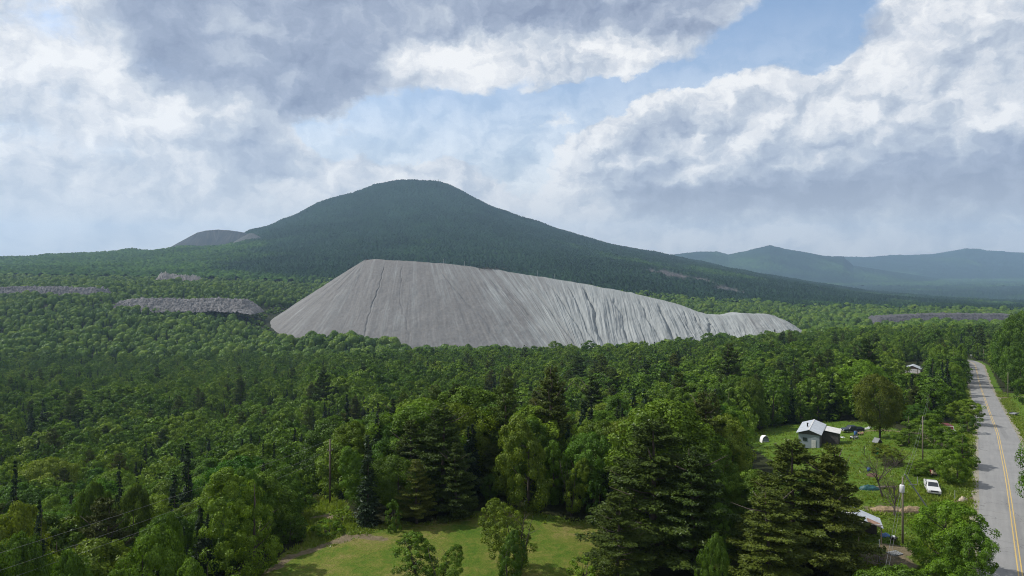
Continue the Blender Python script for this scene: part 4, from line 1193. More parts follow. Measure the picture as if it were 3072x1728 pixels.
ADJ = {B: ('leafy tree', 'leafy trees'), PN: ('feathery pine', 'pines'), SP: ('dark narrow spruce', 'dark spruces')}
for i in np.nonzero(indiv)[0]:
    k = SP if is_sp[i] else PN if is_pn[i] else B
    w = region(X[i], Y[i])
    plant(k, float(X[i]), float(Y[i]), float(hh[i]), float(rad[i]) * (1.16 if k == B else 1.08), f'{ADJ[k][0]} among many alike {w}', f'{ADJ[k][1]} {w}', tuple(float(q) for q in (rg_.lognormal(-.02, .13) * np.array([1 + rg_.normal(0, .10), 1.0, 1 + rg_.normal(0, .10)]))), z=float(zg[i]))


def source(name, crown, tr):
    V, Fs, T = crown[:3]; m = crown[3]
    nv = len(V)
    Vt = np.array(tr.v); Ft = np.array([f for f in tr.f if len(f) == 4])
    if Fs.shape[1] == 3: Ft = np.concatenate([Ft[:, [0, 1, 2]], Ft[:, [0, 2, 3]]])
    me = mesh_np(name, np.concatenate([V, Vt]), np.concatenate([Fs, Ft + nv]), False, {'tone': np.r_[T, np.full(len(Vt), .5)]}, [m, M_BARK], np.r_[np.zeros(len(Fs)), np.ones(len(Ft))])
    return bpy.data.objects.new(name, me)


def scatter(name, pts, rot, scl, idx, sources, kind='stuff'):
    me = bpy.data.meshes.new(name); me.vertices.add(len(pts)); me.vertices.foreach_set('co', np.ascontiguousarray(pts, np.float32).ravel())
    a = me.attributes.new('turn', 'FLOAT_VECTOR', 'POINT'); a.data.foreach_set('vector', np.ascontiguousarray(np.stack([0 * rot, 0 * rot, rot], 1), np.float32).ravel())
    a = me.attributes.new('size', 'FLOAT_VECTOR', 'POINT'); a.data.foreach_set('vector', np.ascontiguousarray(scl, np.float32).ravel())
    a = me.attributes.new('pick', 'INT', 'POINT'); a.data.foreach_set('value', np.ascontiguousarray(idx, np.int32))
    o = link(name, me); tag(o, kind=kind)
    coll = bpy.data.collections.new(name + ' sources')
    for s in sources: coll.objects.link(s)
    gn = bpy.data.node_groups.new(name, 'GeometryNodeTree')
    gn.interface.new_socket('Geometry', in_out='INPUT', socket_type='NodeSocketGeometry'); gn.interface.new_socket('Geometry', in_out='OUTPUT', socket_type='NodeSocketGeometry')
    n, l = gn.nodes, gn.links
    gi, go = n.new('NodeGroupInput'), n.new('NodeGroupOutput')
    ip = n.new('GeometryNodeInstanceOnPoints'); ci = n.new('GeometryNodeCollectionInfo')
    ci.inputs['Collection'].default_value = coll; ci.inputs['Separate Children'].default_value = True; ci.inputs['Reset Children'].default_value = True
    ip.inputs['Pick Instance'].default_value = True

    def na(nm, typ):
        q = n.new('GeometryNodeInputNamedAttribute'); q.data_type = typ; q.inputs[0].default_value = nm
        return next(s for s in q.outputs if s.enabled and s.name == 'Attribute')
    er = n.new('FunctionNodeEulerToRotation')
    l.new(gi.outputs[0], ip.inputs['Points']); l.new(ci.outputs[0], ip.inputs['Instance']); l.new(na('pick', 'INT'), ip.inputs['Instance Index'])
    l.new(na('turn', 'FLOAT_VECTOR'), er.inputs[0]); l.new(er.outputs[0], ip.inputs['Rotation']); l.new(na('size', 'FLOAT_VECTOR'), ip.inputs['Scale'])
    l.new(ip.outputs[0], go.inputs[0])
    md = o.modifiers.new('trees', 'NODES'); md.node_group = gn
    return o


def dome_crown(rng, Hh=12.0, R=4.3, z0=1.0, top=.45, nleaf=280, leaf=.85, lobes=42):
    import bmesh
    bm = bmesh.new(); bmesh.ops.create_icosphere(bm, subdivisions=4, radius=1)
    V = np.array([v.co[:] for v in bm.verts]); Fc = np.array([[v.index for v in f.verts] for f in bm.faces]); bm.free()
    D = unit(rng.normal(size=(lobes, 3)) + np.array([0, 0, .45])); w = rng.uniform(.10, .34, lobes)
    q = V @ D.T
    k = np.clip((q - .80) / .20, 0, 1)
    r = .74 + (w * np.sqrt(k)).max(1) + .05 * fbm(V[:, 0] * 6 + 9, V[:, 1] * 6 + V[:, 2] * 5, 3, 2)
    P = V * r[:, None]
    zc = z0 + (Hh - z0) * top
    P = np.stack([P[:, 0] * R, P[:, 1] * R, zc + P[:, 2] * np.where(V[:, 2] > 0, Hh - zc, zc - z0)], 1)
    tone = .25 + .3 * rng.random(lobes)[k.argmax(1)]
    Fq = np.concatenate([Fc, Fc[:, :1]], 1)      # triangles kept as such below
    ii = rng.choice(len(V), nleaf)
    Vl, Fl, Tl = leaves(P[ii] * np.array([1, 1, 1]) + V[ii] * .25, unit(V[ii] + .5 * rng.normal(size=(nleaf, 3))), leaf, np.clip(tone[ii] + rng.normal(0, .15, nleaf), 0, 1), rng)
    tri = np.concatenate([Fl[:, [0, 1, 2]], Fl[:, [0, 2, 3]]]) + len(V)
    return np.concatenate([P, Vl]), np.concatenate([Fc, tri]), np.r_[tone, Tl]


MIDY = 720
srcs, info = [], []
for lod, (nc, nl, lf) in enumerate(((80, 40, .55), (20, 16, 1.45))):
    for i in range(5):
        r = np.random.default_rng(500 + i + 20 * lod)
        R = (4.3, 4.7, 3.8, 4.5, 4.0)[i]; tint = ((1, 1, 1), (.62, .78, .85), (1.22, 1.16, .9), (.85, .98, 1.15), (1.25, .92, .85))[i]
        o = source(f'broadleaf_tree_source_{lod}{i}', (*(dome_crown(r, 12, R, .8, (.5, .55, .42, .52, .46)[i]) if lod else broad_crown(r, 12, R, .6, nc, nl, lf, (.42, .5, .36, .46, .4)[i])), M_LEAF), trunk_mb(r, 9.5, .2, 0, n=4)); o.color = (*(q * (1.18 if lod else 1.08) for q in tint), 1)
        srcs.append(o); info.append((12.0, R))
ms = np.nonzero(~indiv & ~is_sp & ~is_pn)[0]
lod = (Y[ms] > MIDY).astype(int)
sel = 1.25 * fbm(X[ms] / 55, Y[ms] / 55, 415, 3) + rg_.normal(0, .38, len(ms))
pk = lod * 5 + np.array([1, 3, 0, 2, 4])[np.clip(np.digitize(sel, (-.45, -.12, .18, .50)), 0, 4)]
inf = np.array(info)
sc = np.stack([rad[ms] / inf[pk, 1], rad[ms] / inf[pk, 1], hh[ms] / inf[pk, 0]], 1)
scatter('forest', np.stack([X[ms], Y[ms], zg[ms] - .1], 1), rg_.uniform(0, 6.28, len(ms)), sc, pk, srcs)
srcs, info = [], []
for lod, (dz, nb, nl, lf) in enumerate(((.6, 8, 7, .75), (.95, 6, 3, 1.3))):
    for i in range(2):
        r = np.random.default_rng(600 + i + 20 * lod)
        srcs.append(source(f'conifer_tree_source_{lod}{i}', (*spruce_crown(r, 13, (1.9, 2.3)[i], .5, dz, nb, nl, lf), M_SPRUCE), trunk_mb(r, 12, .15, 0, n=4))); info.append((13.0, (1.9, 2.3)[i]))
    r = np.random.default_rng(650 + lod)
    srcs.append(source(f'conifer_tree_source_{lod}2', (*pine_crown(r, 18, 4.6, 1.5, (1.2, 1.8)[lod], 5, (34, 14)[lod], (.95, 1.7)[lod]), M_PINE), trunk_mb(r, 17, .25, 0, n=4))); info.append((18.0, 4.6))
ms = np.nonzero(~indiv & (is_sp | is_pn))[0]
lod = (Y[ms] > MIDY).astype(int)
pk = lod * 3 + np.where(is_pn[ms], 2, rg_.integers(0, 2, len(ms))); inf = np.array(info)
sc = np.stack([rad[ms] / inf[pk, 1], rad[ms] / inf[pk, 1], hh[ms] / inf[pk, 0]], 1)
scatter('conifer_forest', np.stack([X[ms], Y[ms], zg[ms] - .1], 1), rg_.uniform(0, 6.28, len(ms)), sc, pk, srcs)
print('TREES individual', int(indiv.sum()), 'forest', int((~indiv).sum()))
# ------------------------------------------------------------------ paints and stuffs
PT = {
    'white': plain('white car paint', lin(186, 188, 190), .35, 0, .06, 1.5), 'white_old': plain('faded white paint', lin(176, 176, 172), .6, 0, .22, 2.2),
    'navy': plain('dark blue car paint', (0.012, 0.018, 0.034), .3, 0, .1), 'glass': plain('dark window glass', (0.018, 0.024, 0.030), .12, 0, .05, 1, 0, .6),
    'black': plain('black rubber', (0.014, 0.014, 0.014), .85), 'dark': plain('dark plastic', (0.03, 0.03, 0.032), .6), 'chrome': plain('dull chrome', (0.45, 0.46, 0.47), .35, .7),
    'lamp': plain('headlamp lens', (0.55, 0.55, 0.52), .25), 'tin': plain('weathered tin sheet', (0.40, 0.43, 0.47), .42, .35, .16, .9), 'tin_white': plain('chalky tin sheet', (0.47, 0.47, 0.47), .6, .1, .2, 1.3),
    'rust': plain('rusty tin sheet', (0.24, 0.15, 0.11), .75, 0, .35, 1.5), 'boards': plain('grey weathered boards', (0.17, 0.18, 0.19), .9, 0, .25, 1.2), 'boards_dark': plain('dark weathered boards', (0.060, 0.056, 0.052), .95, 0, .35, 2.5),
    'panel': plain('pale blue grey siding', (0.20, 0.235, 0.265), .8, 0, .10, .9), 'wood': plain('bleached pole wood', (0.14, 0.118, 0.092), .9, 0, .25, 2), 'wood_dark': plain('dark pole wood', (0.10, 0.078, 0.062), .9, 0, .25, 2),
    'teal': plain('teal tarpaulin', (0.010, 0.065, 0.068), .5, 0, .25, 2), 'green': plain('bright green sheet', (0.014, 0.24, 0.11), .5, 0, .12, 2), 'blue': plain('blue tarpaulin', (0.03, 0.09, 0.24), .5, 0, .2, 2),
    'red': plain('faded red paint', (0.30, 0.035, 0.028), .5, 0, .2, 2), 'red_dark': plain('dark red interior', (0.085, 0.016, 0.016), .8, 0, .25, 3), 'cream': plain('cream plastic', (0.52, 0.42, 0.31), .5), 'cloth': plain('white tent cloth', (0.62, 0.63, 0.65), .8, 0, .06, 1),
    'opening_grey': plain('grey tent opening', (0.16, 0.18, 0.21), .9, 0, .1), 'brick': plain('brown siding', (0.15, 0.105, 0.085), .9, 0, .2, 1.5), 'stone': plain('pale stone', (0.40, 0.34, 0.27), .95, 0, .25, 2), 'porcelain': plain('glazed insulator', (0.32, 0.30, 0.28), .3),
    'can': plain('pale grey enamel', (0.50, 0.51, 0.52), .5, 0, .08), 'steel': plain('galvanised tube', (0.30, 0.31, 0.32), .5, .4, .15), 'wire': plain('bare cable', (0.16, 0.165, 0.165), .6), 'yellow': plain('yellow paint', (0.5, 0.36, 0.04), .5),
    'soil': plain('turned red brown soil', (0.075, 0.045, 0.032), 1, 0, .35, 3, .5), 'straw': plain('old hay and brush', (0.22, 0.165, 0.10), 1, 0, .4, 4, .6), 'rubble': plain('dark quarry rubble', (0.115, 0.113, 0.120), 1, 0, .45, .35, .4), 'rubble_dark': plain('dark grey rubble', (0.055, 0.055, 0.062), 1, 0, .4, .3, .4), 'rubble_pale': plain('grey quarry rubble', (0.125, 0.122, 0.125), 1, 0, .5, .25, .4), 'ledge': plain('pale rock ledge', (0.27, 0.25, 0.24), 1, 0, .4, .12, .3)}  # rubble_dark is rubble in a darker grey of its own


def thing(name, loc, rz, label, cat, group=None, scale=(1, 1, 1)):
    return tag(empty(name, loc, rz, scale), label, cat, group)


def part(mb, name, mat, parent, smooth=False, bevel=0.0): return mb.build(name, PT[mat] if isinstance(mat, str) else mat, parent, smooth, bevel)


def spot(px, py, dz=0.0):
    p = at(px, py); return (p[0], p[1], p[2] + dz)


def heap(name, px, py, w, d, h, mat, label, cat, seed, rz=0.0, sub=18):
    u, v_ = np.meshgrid(np.linspace(-1, 1, sub), np.linspace(-1, 1, sub), indexing='ij')
    r = np.hypot(u, v_); k = np.clip(1 - r ** 2, 0, 1) ** .6
    z = h * k * (.75 + .45 * fbm(u * 2.2, v_ * 2.2, seed, 4)) - .15 * (r > .97)
    x = u * w / 2 * (1 + .15 * fbm(u * 1.5, v_ * 1.5, seed + 3, 2)); y = v_ * d / 2 * (1 + .15 * fbm(u * 1.5, v_ * 1.5, seed + 5, 2))
    me = mesh_np(name, np.stack([x, y, z], 2).reshape(-1, 3), grid_faces(sub, sub), False, None, [PT[mat]])
    o = link(name, me); o.location = spot(px, py); o.rotation_euler = (0, 0, rz)
    return tag(o, label, cat)


# ------------------------------------------------------------------ vehicles (front towards +x)
def wheels(t, xs, hw, r, w=.22, rim='chrome'):
    for x in xs:
        for s in (-1, 1):
            wo_ = MB().disc((x, s * (hw - w / 2 + .01), r), r, w).build('wheel', PT['black'], t, True)
            MB().disc((x, s * (hw + .012), r), r * .58, .05).build('rim', PT[rim], wo_, True)


def slab(t, name, mat, pts, off):      # a thin pane standing proud of a body face
    pts = [np.array(p, float) for p in pts]; n = np.cross(pts[1] - pts[0], pts[2] - pts[0]); n /= np.linalg.norm(n)
    a = [p + n * off for p in pts]; b_ = [p - n * .01 for p in pts]
    k = len(pts)
    MB().add(a + b_, [tuple(range(k)), tuple(range(2 * k - 1, k - 1, -1))] + [(i, i + k, (i + 1) % k + k, (i + 1) % k) for i in range(k)]).build(name, PT[mat], t)


def pickup(loc, rz, label, paint, L=5.5, Wd=1.95, crew=False, cat='pickup truck', bed=True, grille='dark', screen='glass', roof=None, name='pickup_truck'):
    t = thing(name, loc, rz, label, cat)
    hw = Wd / 2; f = L / 2; c1 = f - 1.55; c0 = c1 - (2.3 if crew else 1.45)
    body = MB().extrude([(-f, .48), (-f, .98), (c0, 1.02), (c1, 1.06), (f - .12, .98), (f, .80), (f, .48), (f - .55, .42), (f - .62, .72), (f - 1.22, .72), (f - 1.30, .38), (-f + 1.75, .38), (-f + 1.68, .72), (-f + 1.05, .72), (-f + .98, .42)], -hw, hw)
    part(body, 'body', paint, t, bevel=.04)
    cab = MB()
    z0, z1 = 1.02, 1.80
    cab.add([(c0, -hw + .06, z0), (c1 + .05, -hw + .06, z0 + .02), (c1 + .05, hw - .06, z0 + .02), (c0, hw - .06, z0), (c0 + .12, -hw + .20, z1), (c1 - .55, -hw + .20, z1), (c1 - .55, hw - .20, z1), (c0 + .12, hw - .20, z1)],
            [(0, 3, 2, 1), (4, 5, 6, 7), (0, 1, 5, 4), (1, 2, 6, 5), (2, 3, 7, 6), (3, 0, 4, 7)])
    part(cab, 'cab', roof or paint, t, bevel=.04)
    lerp = lambda a, b_, k: tuple(a[i] + (b_[i] - a[i]) * k for i in range(3))
    def quad(a, b_, c_, d_, m0, m1, n0=.12, n1=.88):
        return [lerp(lerp(a, d_, n0), lerp(b_, c_, n0), m0), lerp(lerp(a, d_, n0), lerp(b_, c_, n0), m1), lerp(lerp(a, d_, n1), lerp(b_, c_, n1), m1), lerp(lerp(a, d_, n1), lerp(b_, c_, n1), m0)]
    v = cab.v
    slab(t, 'windscreen', screen, quad(v[1], v[2], v[6], v[5], .07, .93), .012)
    slab(t, 'rear_window', 'glass', quad(v[3], v[0], v[4], v[7], .12, .88), .012)
    for a, b_, c_, d_ in ((v[0], v[1], v[5], v[4]), (v[2], v[3], v[7], v[6])):
        for m0, m1 in (((.08, .47), (.53, .86)) if crew else ((.12, .84),)): slab(t, 'side_window', 'glass', quad(a, b_, c_, d_, m0, m1, .16, .86), .012)
    if bed:
        bd = MB()
        for s in (-1, 1): bd.box(((-f + c0) / 2, s * (hw - .05), 1.13), (c0 + f, .09, .24))
        bd.box((-f + .05, 0, 1.13), (.09, Wd - .1, .24)).box(((-f + c0) / 2, 0, 1.0), (c0 + f - .1, Wd - .22, .03))
        part(bd, 'cargo_bed', paint, t)
    part(MB().box((f + .02, 0, .78), (.05, Wd * .56, .22)), 'grille', grille, t)
    for s in (-1, 1): part(MB().box((f + .02, s * hw * .76, .80), (.06, .32, .17)), 'headlight', 'lamp', t)
    part(MB().box((f + .06, 0, .52), (.14, Wd * .98, .18)), 'front_bumper', 'chrome', t, bevel=.02)
    part(MB().box((-f - .06, 0, .52), (.12, Wd * .95, .16)), 'rear_bumper', 'chrome', t)
    for s in (-1, 1): part(MB().box((-f - .01, s * (hw - .12), .82), (.05, .16, .30)), 'tail_light', 'red', t)
    for s in (-1, 1): part(MB().box((c1 - .18, s * (hw + .10), 1.18), (.10, .18, .16)), 'side_mirror', 'dark', t)
    wheels(t, (f - .92, -f + 1.36), hw, .36)
    return t


DIRR = math.atan2(-.89, -.40)
pickup(spot(2797, 1474), DIRR, 'old white pickup parked on rough grass facing the camera, beside the roadside bushes', 'white', 5.2, 1.9)
pickup(spot(2557, 1296), math.radians(183), 'dark blue crew cab pickup parked side on along the gravel driveway', 'navy', 5.9, 2.05, True)
pickup(spot(2778, 1176), math.radians(200), 'pale vehicle glimpsed among roadside trees near the thin grey poles', 'can', 4.6, 1.8, True, 'car', False, name='parked_car')
p_ = spot(2842, 1300)
t = thing('derelict_van', p_, DIRR + .25, 'derelict white van with a gaping dark red front, sunk in roadside bushes', 'van')
part(MB().extrude([(-2.2, .4), (-2.2, 2.05), (.8, 2.05), (1.25, 1.25), (2.0, 1.15), (2.1, .45)], -1.1, 1.1), 'body', 'white_old', t, bevel=.05)
slab(t, 'windscreen', 'red_dark', [(1.22, -.95, 1.32), (1.22, .95, 1.32), (.86, .95, 1.93), (.86, -.95, 1.93)], .02)
part(MB().box((-.7, 0, 2.10), (2.9, 2.1, .10)), 'roof', 'red_dark', t); part(MB().box((1.62, .35, 1.235), (.6, .7, .05)), 'hood_patch', 'can', t)
part(MB().box((1.60, -.55, 1.24), (.5, .5, .05)), 'hood_patch', 'red', t); part(MB().box((2.12, 0, .75), (.06, 1.3, .28)), 'grille', 'dark', t)
for s in (-1, 1): part(MB().box((2.11, s * .86, .82), (.06, .28, .22)), 'headlight', 'lamp', t)
part(MB().box((2.16, 0, .5), (.12, 2.1, .16)), 'front_bumper', 'steel', t); wheels(t, (1.25, -1.35), 1.1, .34, .2, 'rust')

# ------------------------------------------------------------------ cabin and outbuildings
def ribbed(mb, a, b_, c_, d_, n=14, thick=.06, rib=.035):
    """a corrugated roof sheet between four corners (a-b along the eave, d-c along the ridge)"""
    a, b_, c_, d_ = (np.array(p, float) for p in (a, b_, c_, d_))
    nrm = np.cross(b_ - a, d_ - a); nrm /= np.linalg.norm(nrm)
    if nrm[2] < 0: nrm = -nrm
    V = []; m = 2 * n + 1
    for i in range(m):
        k = i / (m - 1); r = nrm * (rib if i % 2 else 0)
        V += [a + (b_ - a) * k + r, d_ + (c_ - d_) * k + r, a + (b_ - a) * k - nrm * thick, d_ + (c_ - d_) * k - nrm * thick]
    Fs = []
    for i in range(m - 1):
        p = 4 * i; q = p + 4
        Fs += [(p, q, q + 1, p + 1), (p + 2, p + 3, q + 3, q + 2), (p, p + 2, q + 2, q), (p + 1, q + 1, q + 3, p + 3)]
    Fs += [(0, 1, 3, 2), (4 * m - 4, 4 * m - 2, 4 * m - 1, 4 * m - 3)]
    return mb.add(V, Fs)


base = (72.2, 166.0, -2.4 - 4.55)
t = thing('cabin', base, -math.radians(29.5), 'small cabin with pale tin gable roof and blue grey front, among the trees', 'cabin')
hw, Lc, ev, rd = 2.35, 12.0, 3.7, 4.55
part(MB().extrude([(-hw, 0), (hw, 0), (hw, ev), (0, rd - .1), (-hw, ev)], 0, Lc), 'wall', 'panel', t)
gab = MB().extrude([(-hw + .05, ev - .35), (hw - .05, ev - .35), (hw - .05, ev - .05), (0, rd - .2), (-hw + .05, ev - .05)], -.06, -.02)
part(gab, 'gable_cladding', 'boards_dark', t)
sid = MB()
for i in range(22): sid.box((hw + .03, .35 + i * .54, ev / 2 - .05), (.05, .44 + .06 * (i % 3), ev - .25))
part(sid, 'side_cladding', 'boards_dark', t)
part(MB().box((1.05, -.05, 1.1), (.95, .08, 2.0)), 'door', 'tin_white', t); part(MB().box((-.9, -.04, 2.1), (.9, .07, .8)), 'window', 'glass', t)
rf = MB(); ribbed(rf, (-hw - .5, -.45, ev - .13), (-hw - .5, Lc + .4, ev - .13), (0, Lc + .4, rd), (0, -.45, rd), 22); ribbed(rf, (hw + .5, -.45, ev - .13), (hw + .5, Lc + .4, ev - .13), (0, Lc + .4, rd), (0, -.45, rd), 22)
ro = part(rf, 'roof', 'tin', t)
part(MB().box((0, Lc / 2, rd + .03), (.28, Lc + .9, .05)), 'ridge_cap', 'tin_white', ro)
part(MB().tube([(-.75, 4.2, rd - .6), (-.75, 4.2, rd + .55)], .16, 10).tube([(-.75, 4.2, rd + .55), (-.75, 4.2, rd + .68)], [.26, .22], 10), 'stove_pipe', 'black', ro)
ad = MB().box((hw + 1.9, 9.0, 1.4), (3.6, 5.0, 2.8)); part(ad, 'lean_to_wall', 'boards_dark', t)
ar = MB(); ribbed(ar, (hw + .1, 6.2, 3.42), (hw + .1, 11.8, 3.42), (hw + 4.1, 11.8, 2.95), (hw + 4.1, 6.2, 2.95), 10); part(ar, 'lean_to_roof', 'tin_white', t)

base = at(2737, 1120)
t = thing('garage', base, -.62, 'distant garage with white overhead door and low gable roof among roadside trees', 'garage', None, (.85, .85, .85))
part(MB().extrude([(-4.6, 0), (4.6, 0), (4.6, 3.3), (0, 5.0), (-4.6, 3.3)], 0, 9), 'wall', 'brick', t)
dr_ = part(MB().box((.2, -.06, 1.45), (5.4, .10, 2.9)), 'overhead_door', 'white', t)
for i in range(4): part(MB().box((.2 - 1.9 + i * 1.27, -.12, 1.75), (.75, .04, .28)), 'window', 'glass', dr_)
part(MB().box((3.95, -.05, 1.6), (1.3, .08, 3.0)), 'side_panel', 'white', t); part(MB().box((-3.9, -.05, 1.1), (.9, .08, 2.0)), 'door', 'white', t)
rf = MB(); ribbed(rf, (-5.1, -.6, 3.12), (-5.1, 9.5, 3.12), (0, 9.5, 5.15), (0, -.6, 5.15), 10); ribbed(rf, (5.1, -.6, 3.12), (5.1, 9.5, 3.12), (0, 9.5, 5.15), (0, -.6, 5.15), 10); part(rf, 'roof', 'tin', t)

base = (47.5, 95.2, float(ground(47.5, 95.2)))
t = thing('lean_to_shed', base, math.radians(-22), 'open fronted shed with patched tin roof beside the big pines', 'shed')
rf = MB(); ribbed(rf, (-.2, -1.9, 3.6), (-.2, 2.2, 3.6), (3.6, 2.2, 2.3), (3.6, -1.9, 2.3), 12); part(rf, 'roof', 'tin', t)
rf = MB(); ribbed(rf, (-.2, -1.9, 3.6), (-.2, 2.2, 3.6), (-2.4, 2.2, 2.9), (-2.4, -1.9, 2.9), 8); part(rf, 'rear_roof_slope', 'tin_white', t)
rf = MB(); ribbed(rf, (1.7, -1.94, 3.02), (1.7, -.4, 3.02), (3.3, -.4, 2.47), (3.3, -1.94, 2.47), 6, .03); part(rf, 'rusty_roof_patch', 'rust', t)
part(MB().box((.5, 2.0, 1.25), (5.4, .10, 2.5)), 'back_wall', 'boards_dark', t); part(MB().box((-2.2, .1, 1.3), (.10, 3.6, 2.6)), 'side_wall', 'boards_dark', t)
for x, z_ in ((3.35, 2.3), (.6, 3.1)): part(MB().box((x, -1.75, z_ / 2), (.14, .14, z_)), 'post', 'wood', t)
part(MB().box((1.6, -1.84, 2.68), (3.9, .10, .16)), 'fascia_board', 'tin_white', t)

b0 = spot(2638, 1672)
t = thing('farm_gate', b0, math.radians(62), 'grey metal farm gate leaning beside the patched tin shed', 'gate')
g_ = MB()
for z_ in (.15, .45, .75, 1.05, 1.35, 1.6): g_.tube([(-1.7, 0, z_), (1.7, .0, z_ + .1)], .03, 6)
part(g_, 'rail', 'steel', t)
g2 = MB()
for x in (-1.7, -.85, 0, .85, 1.7): g2.tube([(x, 0, .1), (x, 0, 1.72)], .035, 6)
part(g2, 'upright', 'steel', t)
t = thing('brush_pile', spot(2628, 1690), 0, 'tangled pile of dead branches in the shade beside the farm gate', 'brush pile')
bp_ = MB(); r = np.random.default_rng(9)
for _ in range(70):
    c_ = r.normal(0, 1, 3) * (1.2, 1.0, .35) + (0, 0, .6); d_ = unit(r.normal(size=3) * (1, 1, .5)) * r.uniform(.6, 1.4)
    bp_.tube([c_ - d_, c_ + (0, 0, .1), c_ + d_], [.04, .035, .01], 4)
part(bp_, 'branches', 'wood', t)

# tent, dog house, swing frame
t = thing('dome_tent', spot(2292, 1326), .1, 'white dome tent with a dark doorway on the cabin lawn', 'tent')
n = 15; sh = MB()
prof = [(math.cos(a) * .98, math.sin(a) ** .85 * 1.85) for a in np.linspace(0, math.pi, n)]
rows = [(-1.0, 1.0), (-.2, 1.06), (.7, .95), (1.35, .55)]
V = [(x * k, y, z_ * k) for y, k in rows for x, z_ in prof]
sh.add(V, [(i * n + j, i * n + j + 1, (i + 1) * n + j + 1, (i + 1) * n + j) for i in range(3) for j in range(n - 1)] + [tuple(range(3 * n, 4 * n))])
part(sh, 'canopy', 'cloth', t, True)
part(MB().extrude([(math.cos(a) * .9, math.sin(a) ** .85 * 1.45) for a in np.linspace(0, math.pi, 13)], -.9, -.86), 'doorway', 'opening_grey', t)  # grey sheet coloured as the shaded inside of the open tent
part(MB().box((0, -1.02, .20), (1.7, .05, .40)), 'door_flap', 'cloth', t)
part(MB().tube([(math.cos(a) * 1.0, -1.0, math.sin(a) ** .85 * 1.88) for a in np.linspace(0, math.pi, 13)], .03, 5), 'tent_pole', 'can', t)
t = thing('dog_house', spot(2632, 1330), .4, 'small weathered dog house with a steep roof under the round olive tree', 'dog house')
part(MB().extrude([(-.75, 0), (.75, 0), (.75, .45), (0, 1.2), (-.75, .45)], -.6, .6), 'body', 'boards_dark', t)
part(MB().add([(-.95, -.75, .32), (-.95, .75, .32), (0, .75, 1.32), (0, -.75, 1.32), (-.95, -.75, .24), (-.95, .75, .24), (0, .75, 1.24), (0, -.75, 1.24)], [(0, 3, 2, 1), (4, 5, 6, 7), (0, 4, 7, 3), (1, 2, 6, 5), (0, 1, 5, 4)]).add([(.95, -.75, .32), (.95, .75, .32), (0, .75, 1.33), (0, -.75, 1.33), (.95, -.75, .24), (.95, .75, .24), (0, .75, 1.25), (0, -.75, 1.25)], [(0, 1, 2, 3), (4, 7, 6, 5), (0, 3, 7, 4), (1, 5, 6, 2), (0, 4, 5, 1)]), 'roof', 'boards', t)
part(MB().box((0, -.61, .32), (.5, .04, .6)), 'doorway', 'black', t)  # black panel puts the shaded inside into colour; the box is closed
t = thing('swing_frame', spot(2606, 1362), -.1, 'bare metal swing frame standing on the yard grass', 'swing frame')
part(MB().tube([(-.9, 0, 0), (-.85, 0, 1.75), (-.7, 0, 1.95), (.8, 0, 1.95), (.92, 0, 1.75), (.95, 0, 0)], .045, 6), 'tube_frame', 'dark', t)
part(MB().tube([(-.9, 1.0, 0), (-.75, 0, 1.9)], .035, 6), 'brace', 'dark', t); part(MB().tube([(.95, 1.0, 0), (.8, 0, 1.9)], .035, 6), 'brace', 'dark', t)
t = thing('green_banner', spot(2628, 1372), .5, 'bright green sheet hanging upright from a stake in the yard', 'banner')
part(MB().tube([(0, 0, -.2), (0, 0, 2.1)], .03, 6), 'stake', 'steel', t)
bn = MB(); V = [(.04 + .8 * i / 6, .10 * math.sin(i * 1.7), .55 + 1.5 * j / 8 + .06 * math.sin(i)) for i in range(7) for j in range(9)]
bn.add(V, [(i * 9 + j, i * 9 + j + 1, (i + 1) * 9 + j + 1, (i + 1) * 9 + j) for i in range(6) for j in range(8)]); sheet = part(bn, 'sheet', 'green', t, True); md = sheet.modifiers.new('cloth', 'SOLIDIFY'); md.thickness = .02

# quad bike, barrel, carts, mower
t = thing('quad_bike', spot(2563, 1318), math.radians(200), 'white quad bike parked on grass in front of the dark pickup', 'quad bike')
part(MB().extrude([(-.95, .55), (-.9, .82), (-.2, .74), (.25, .80), (.9, .86), (1.0, .60), (.5, .45), (-.5, .45)], -.42, .42), 'body', 'white', t, bevel=.05)
part(MB().box((-.30, 0, .86), (.75, .36, .14)), 'seat', 'black', t, bevel=.04); part(MB().tube([(.35, 0, .8), (.28, 0, 1.08)], .04, 6).tube([(.24, -.40, 1.12), (.30, 0, 1.08), (.24, .40, 1.12)], .025, 6), 'handlebar', 'dark', t)
part(MB().box((.72, 0, .92), (.5, .8, .04)), 'rack', 'dark', t); part(MB().box((-.82, 0, .90), (.45, .8, .04)), 'rack', 'dark', t); wheels(t, (.62, -.62), .58, .30, .26, 'can')
t = thing('barrel', spot(2567, 1306), 0, 'dark blue plastic barrel standing behind the quad bike', 'barrel')
part(MB().tube([(0, 0, 0), (0, 0, .08), (0, 0, .55), (0, 0, 1.05), (0, 0, 1.15)], [.36, .42, .46, .42, .36], 16), 'drum', 'blue', t, True); part(MB().tube([(0, 0, 1.15), (0, 0, 1.2)], [.37, .35], 16), 'lid', 'dark', t)
t = thing('garden_cart', spot(2582, 1306), .3, 'small rusty garden cart next to the blue barrel', 'cart')
part(MB().box((0, 0, .55), (1.3, .75, .10)).box((-.6, 0, .7), (.08, .75, .3)).box((.6, 0, .7), (.08, .75, .3)), 'tray', 'rust', t); wheels(t, (-.35, .35), .42, .22, .1, 'rust')
t = thing('riding_mower', spot(2800, 1425), math.radians(250), 'faded red riding mower with cream hood by the roadside bushes', 'riding mower')
part(MB().extrude([(-.9, .35), (-.85, .75), (-.1, .62), (.1, .45), (.1, .3)], -.42, .42), 'rear_body', 'red', t, bevel=.04); part(MB().extrude([(.1, .35), (.1, .95), (.55, 1.0), (.95, .85), (1.0, .4)], -.34, .34), 'hood', 'cream', t, bevel=.05)
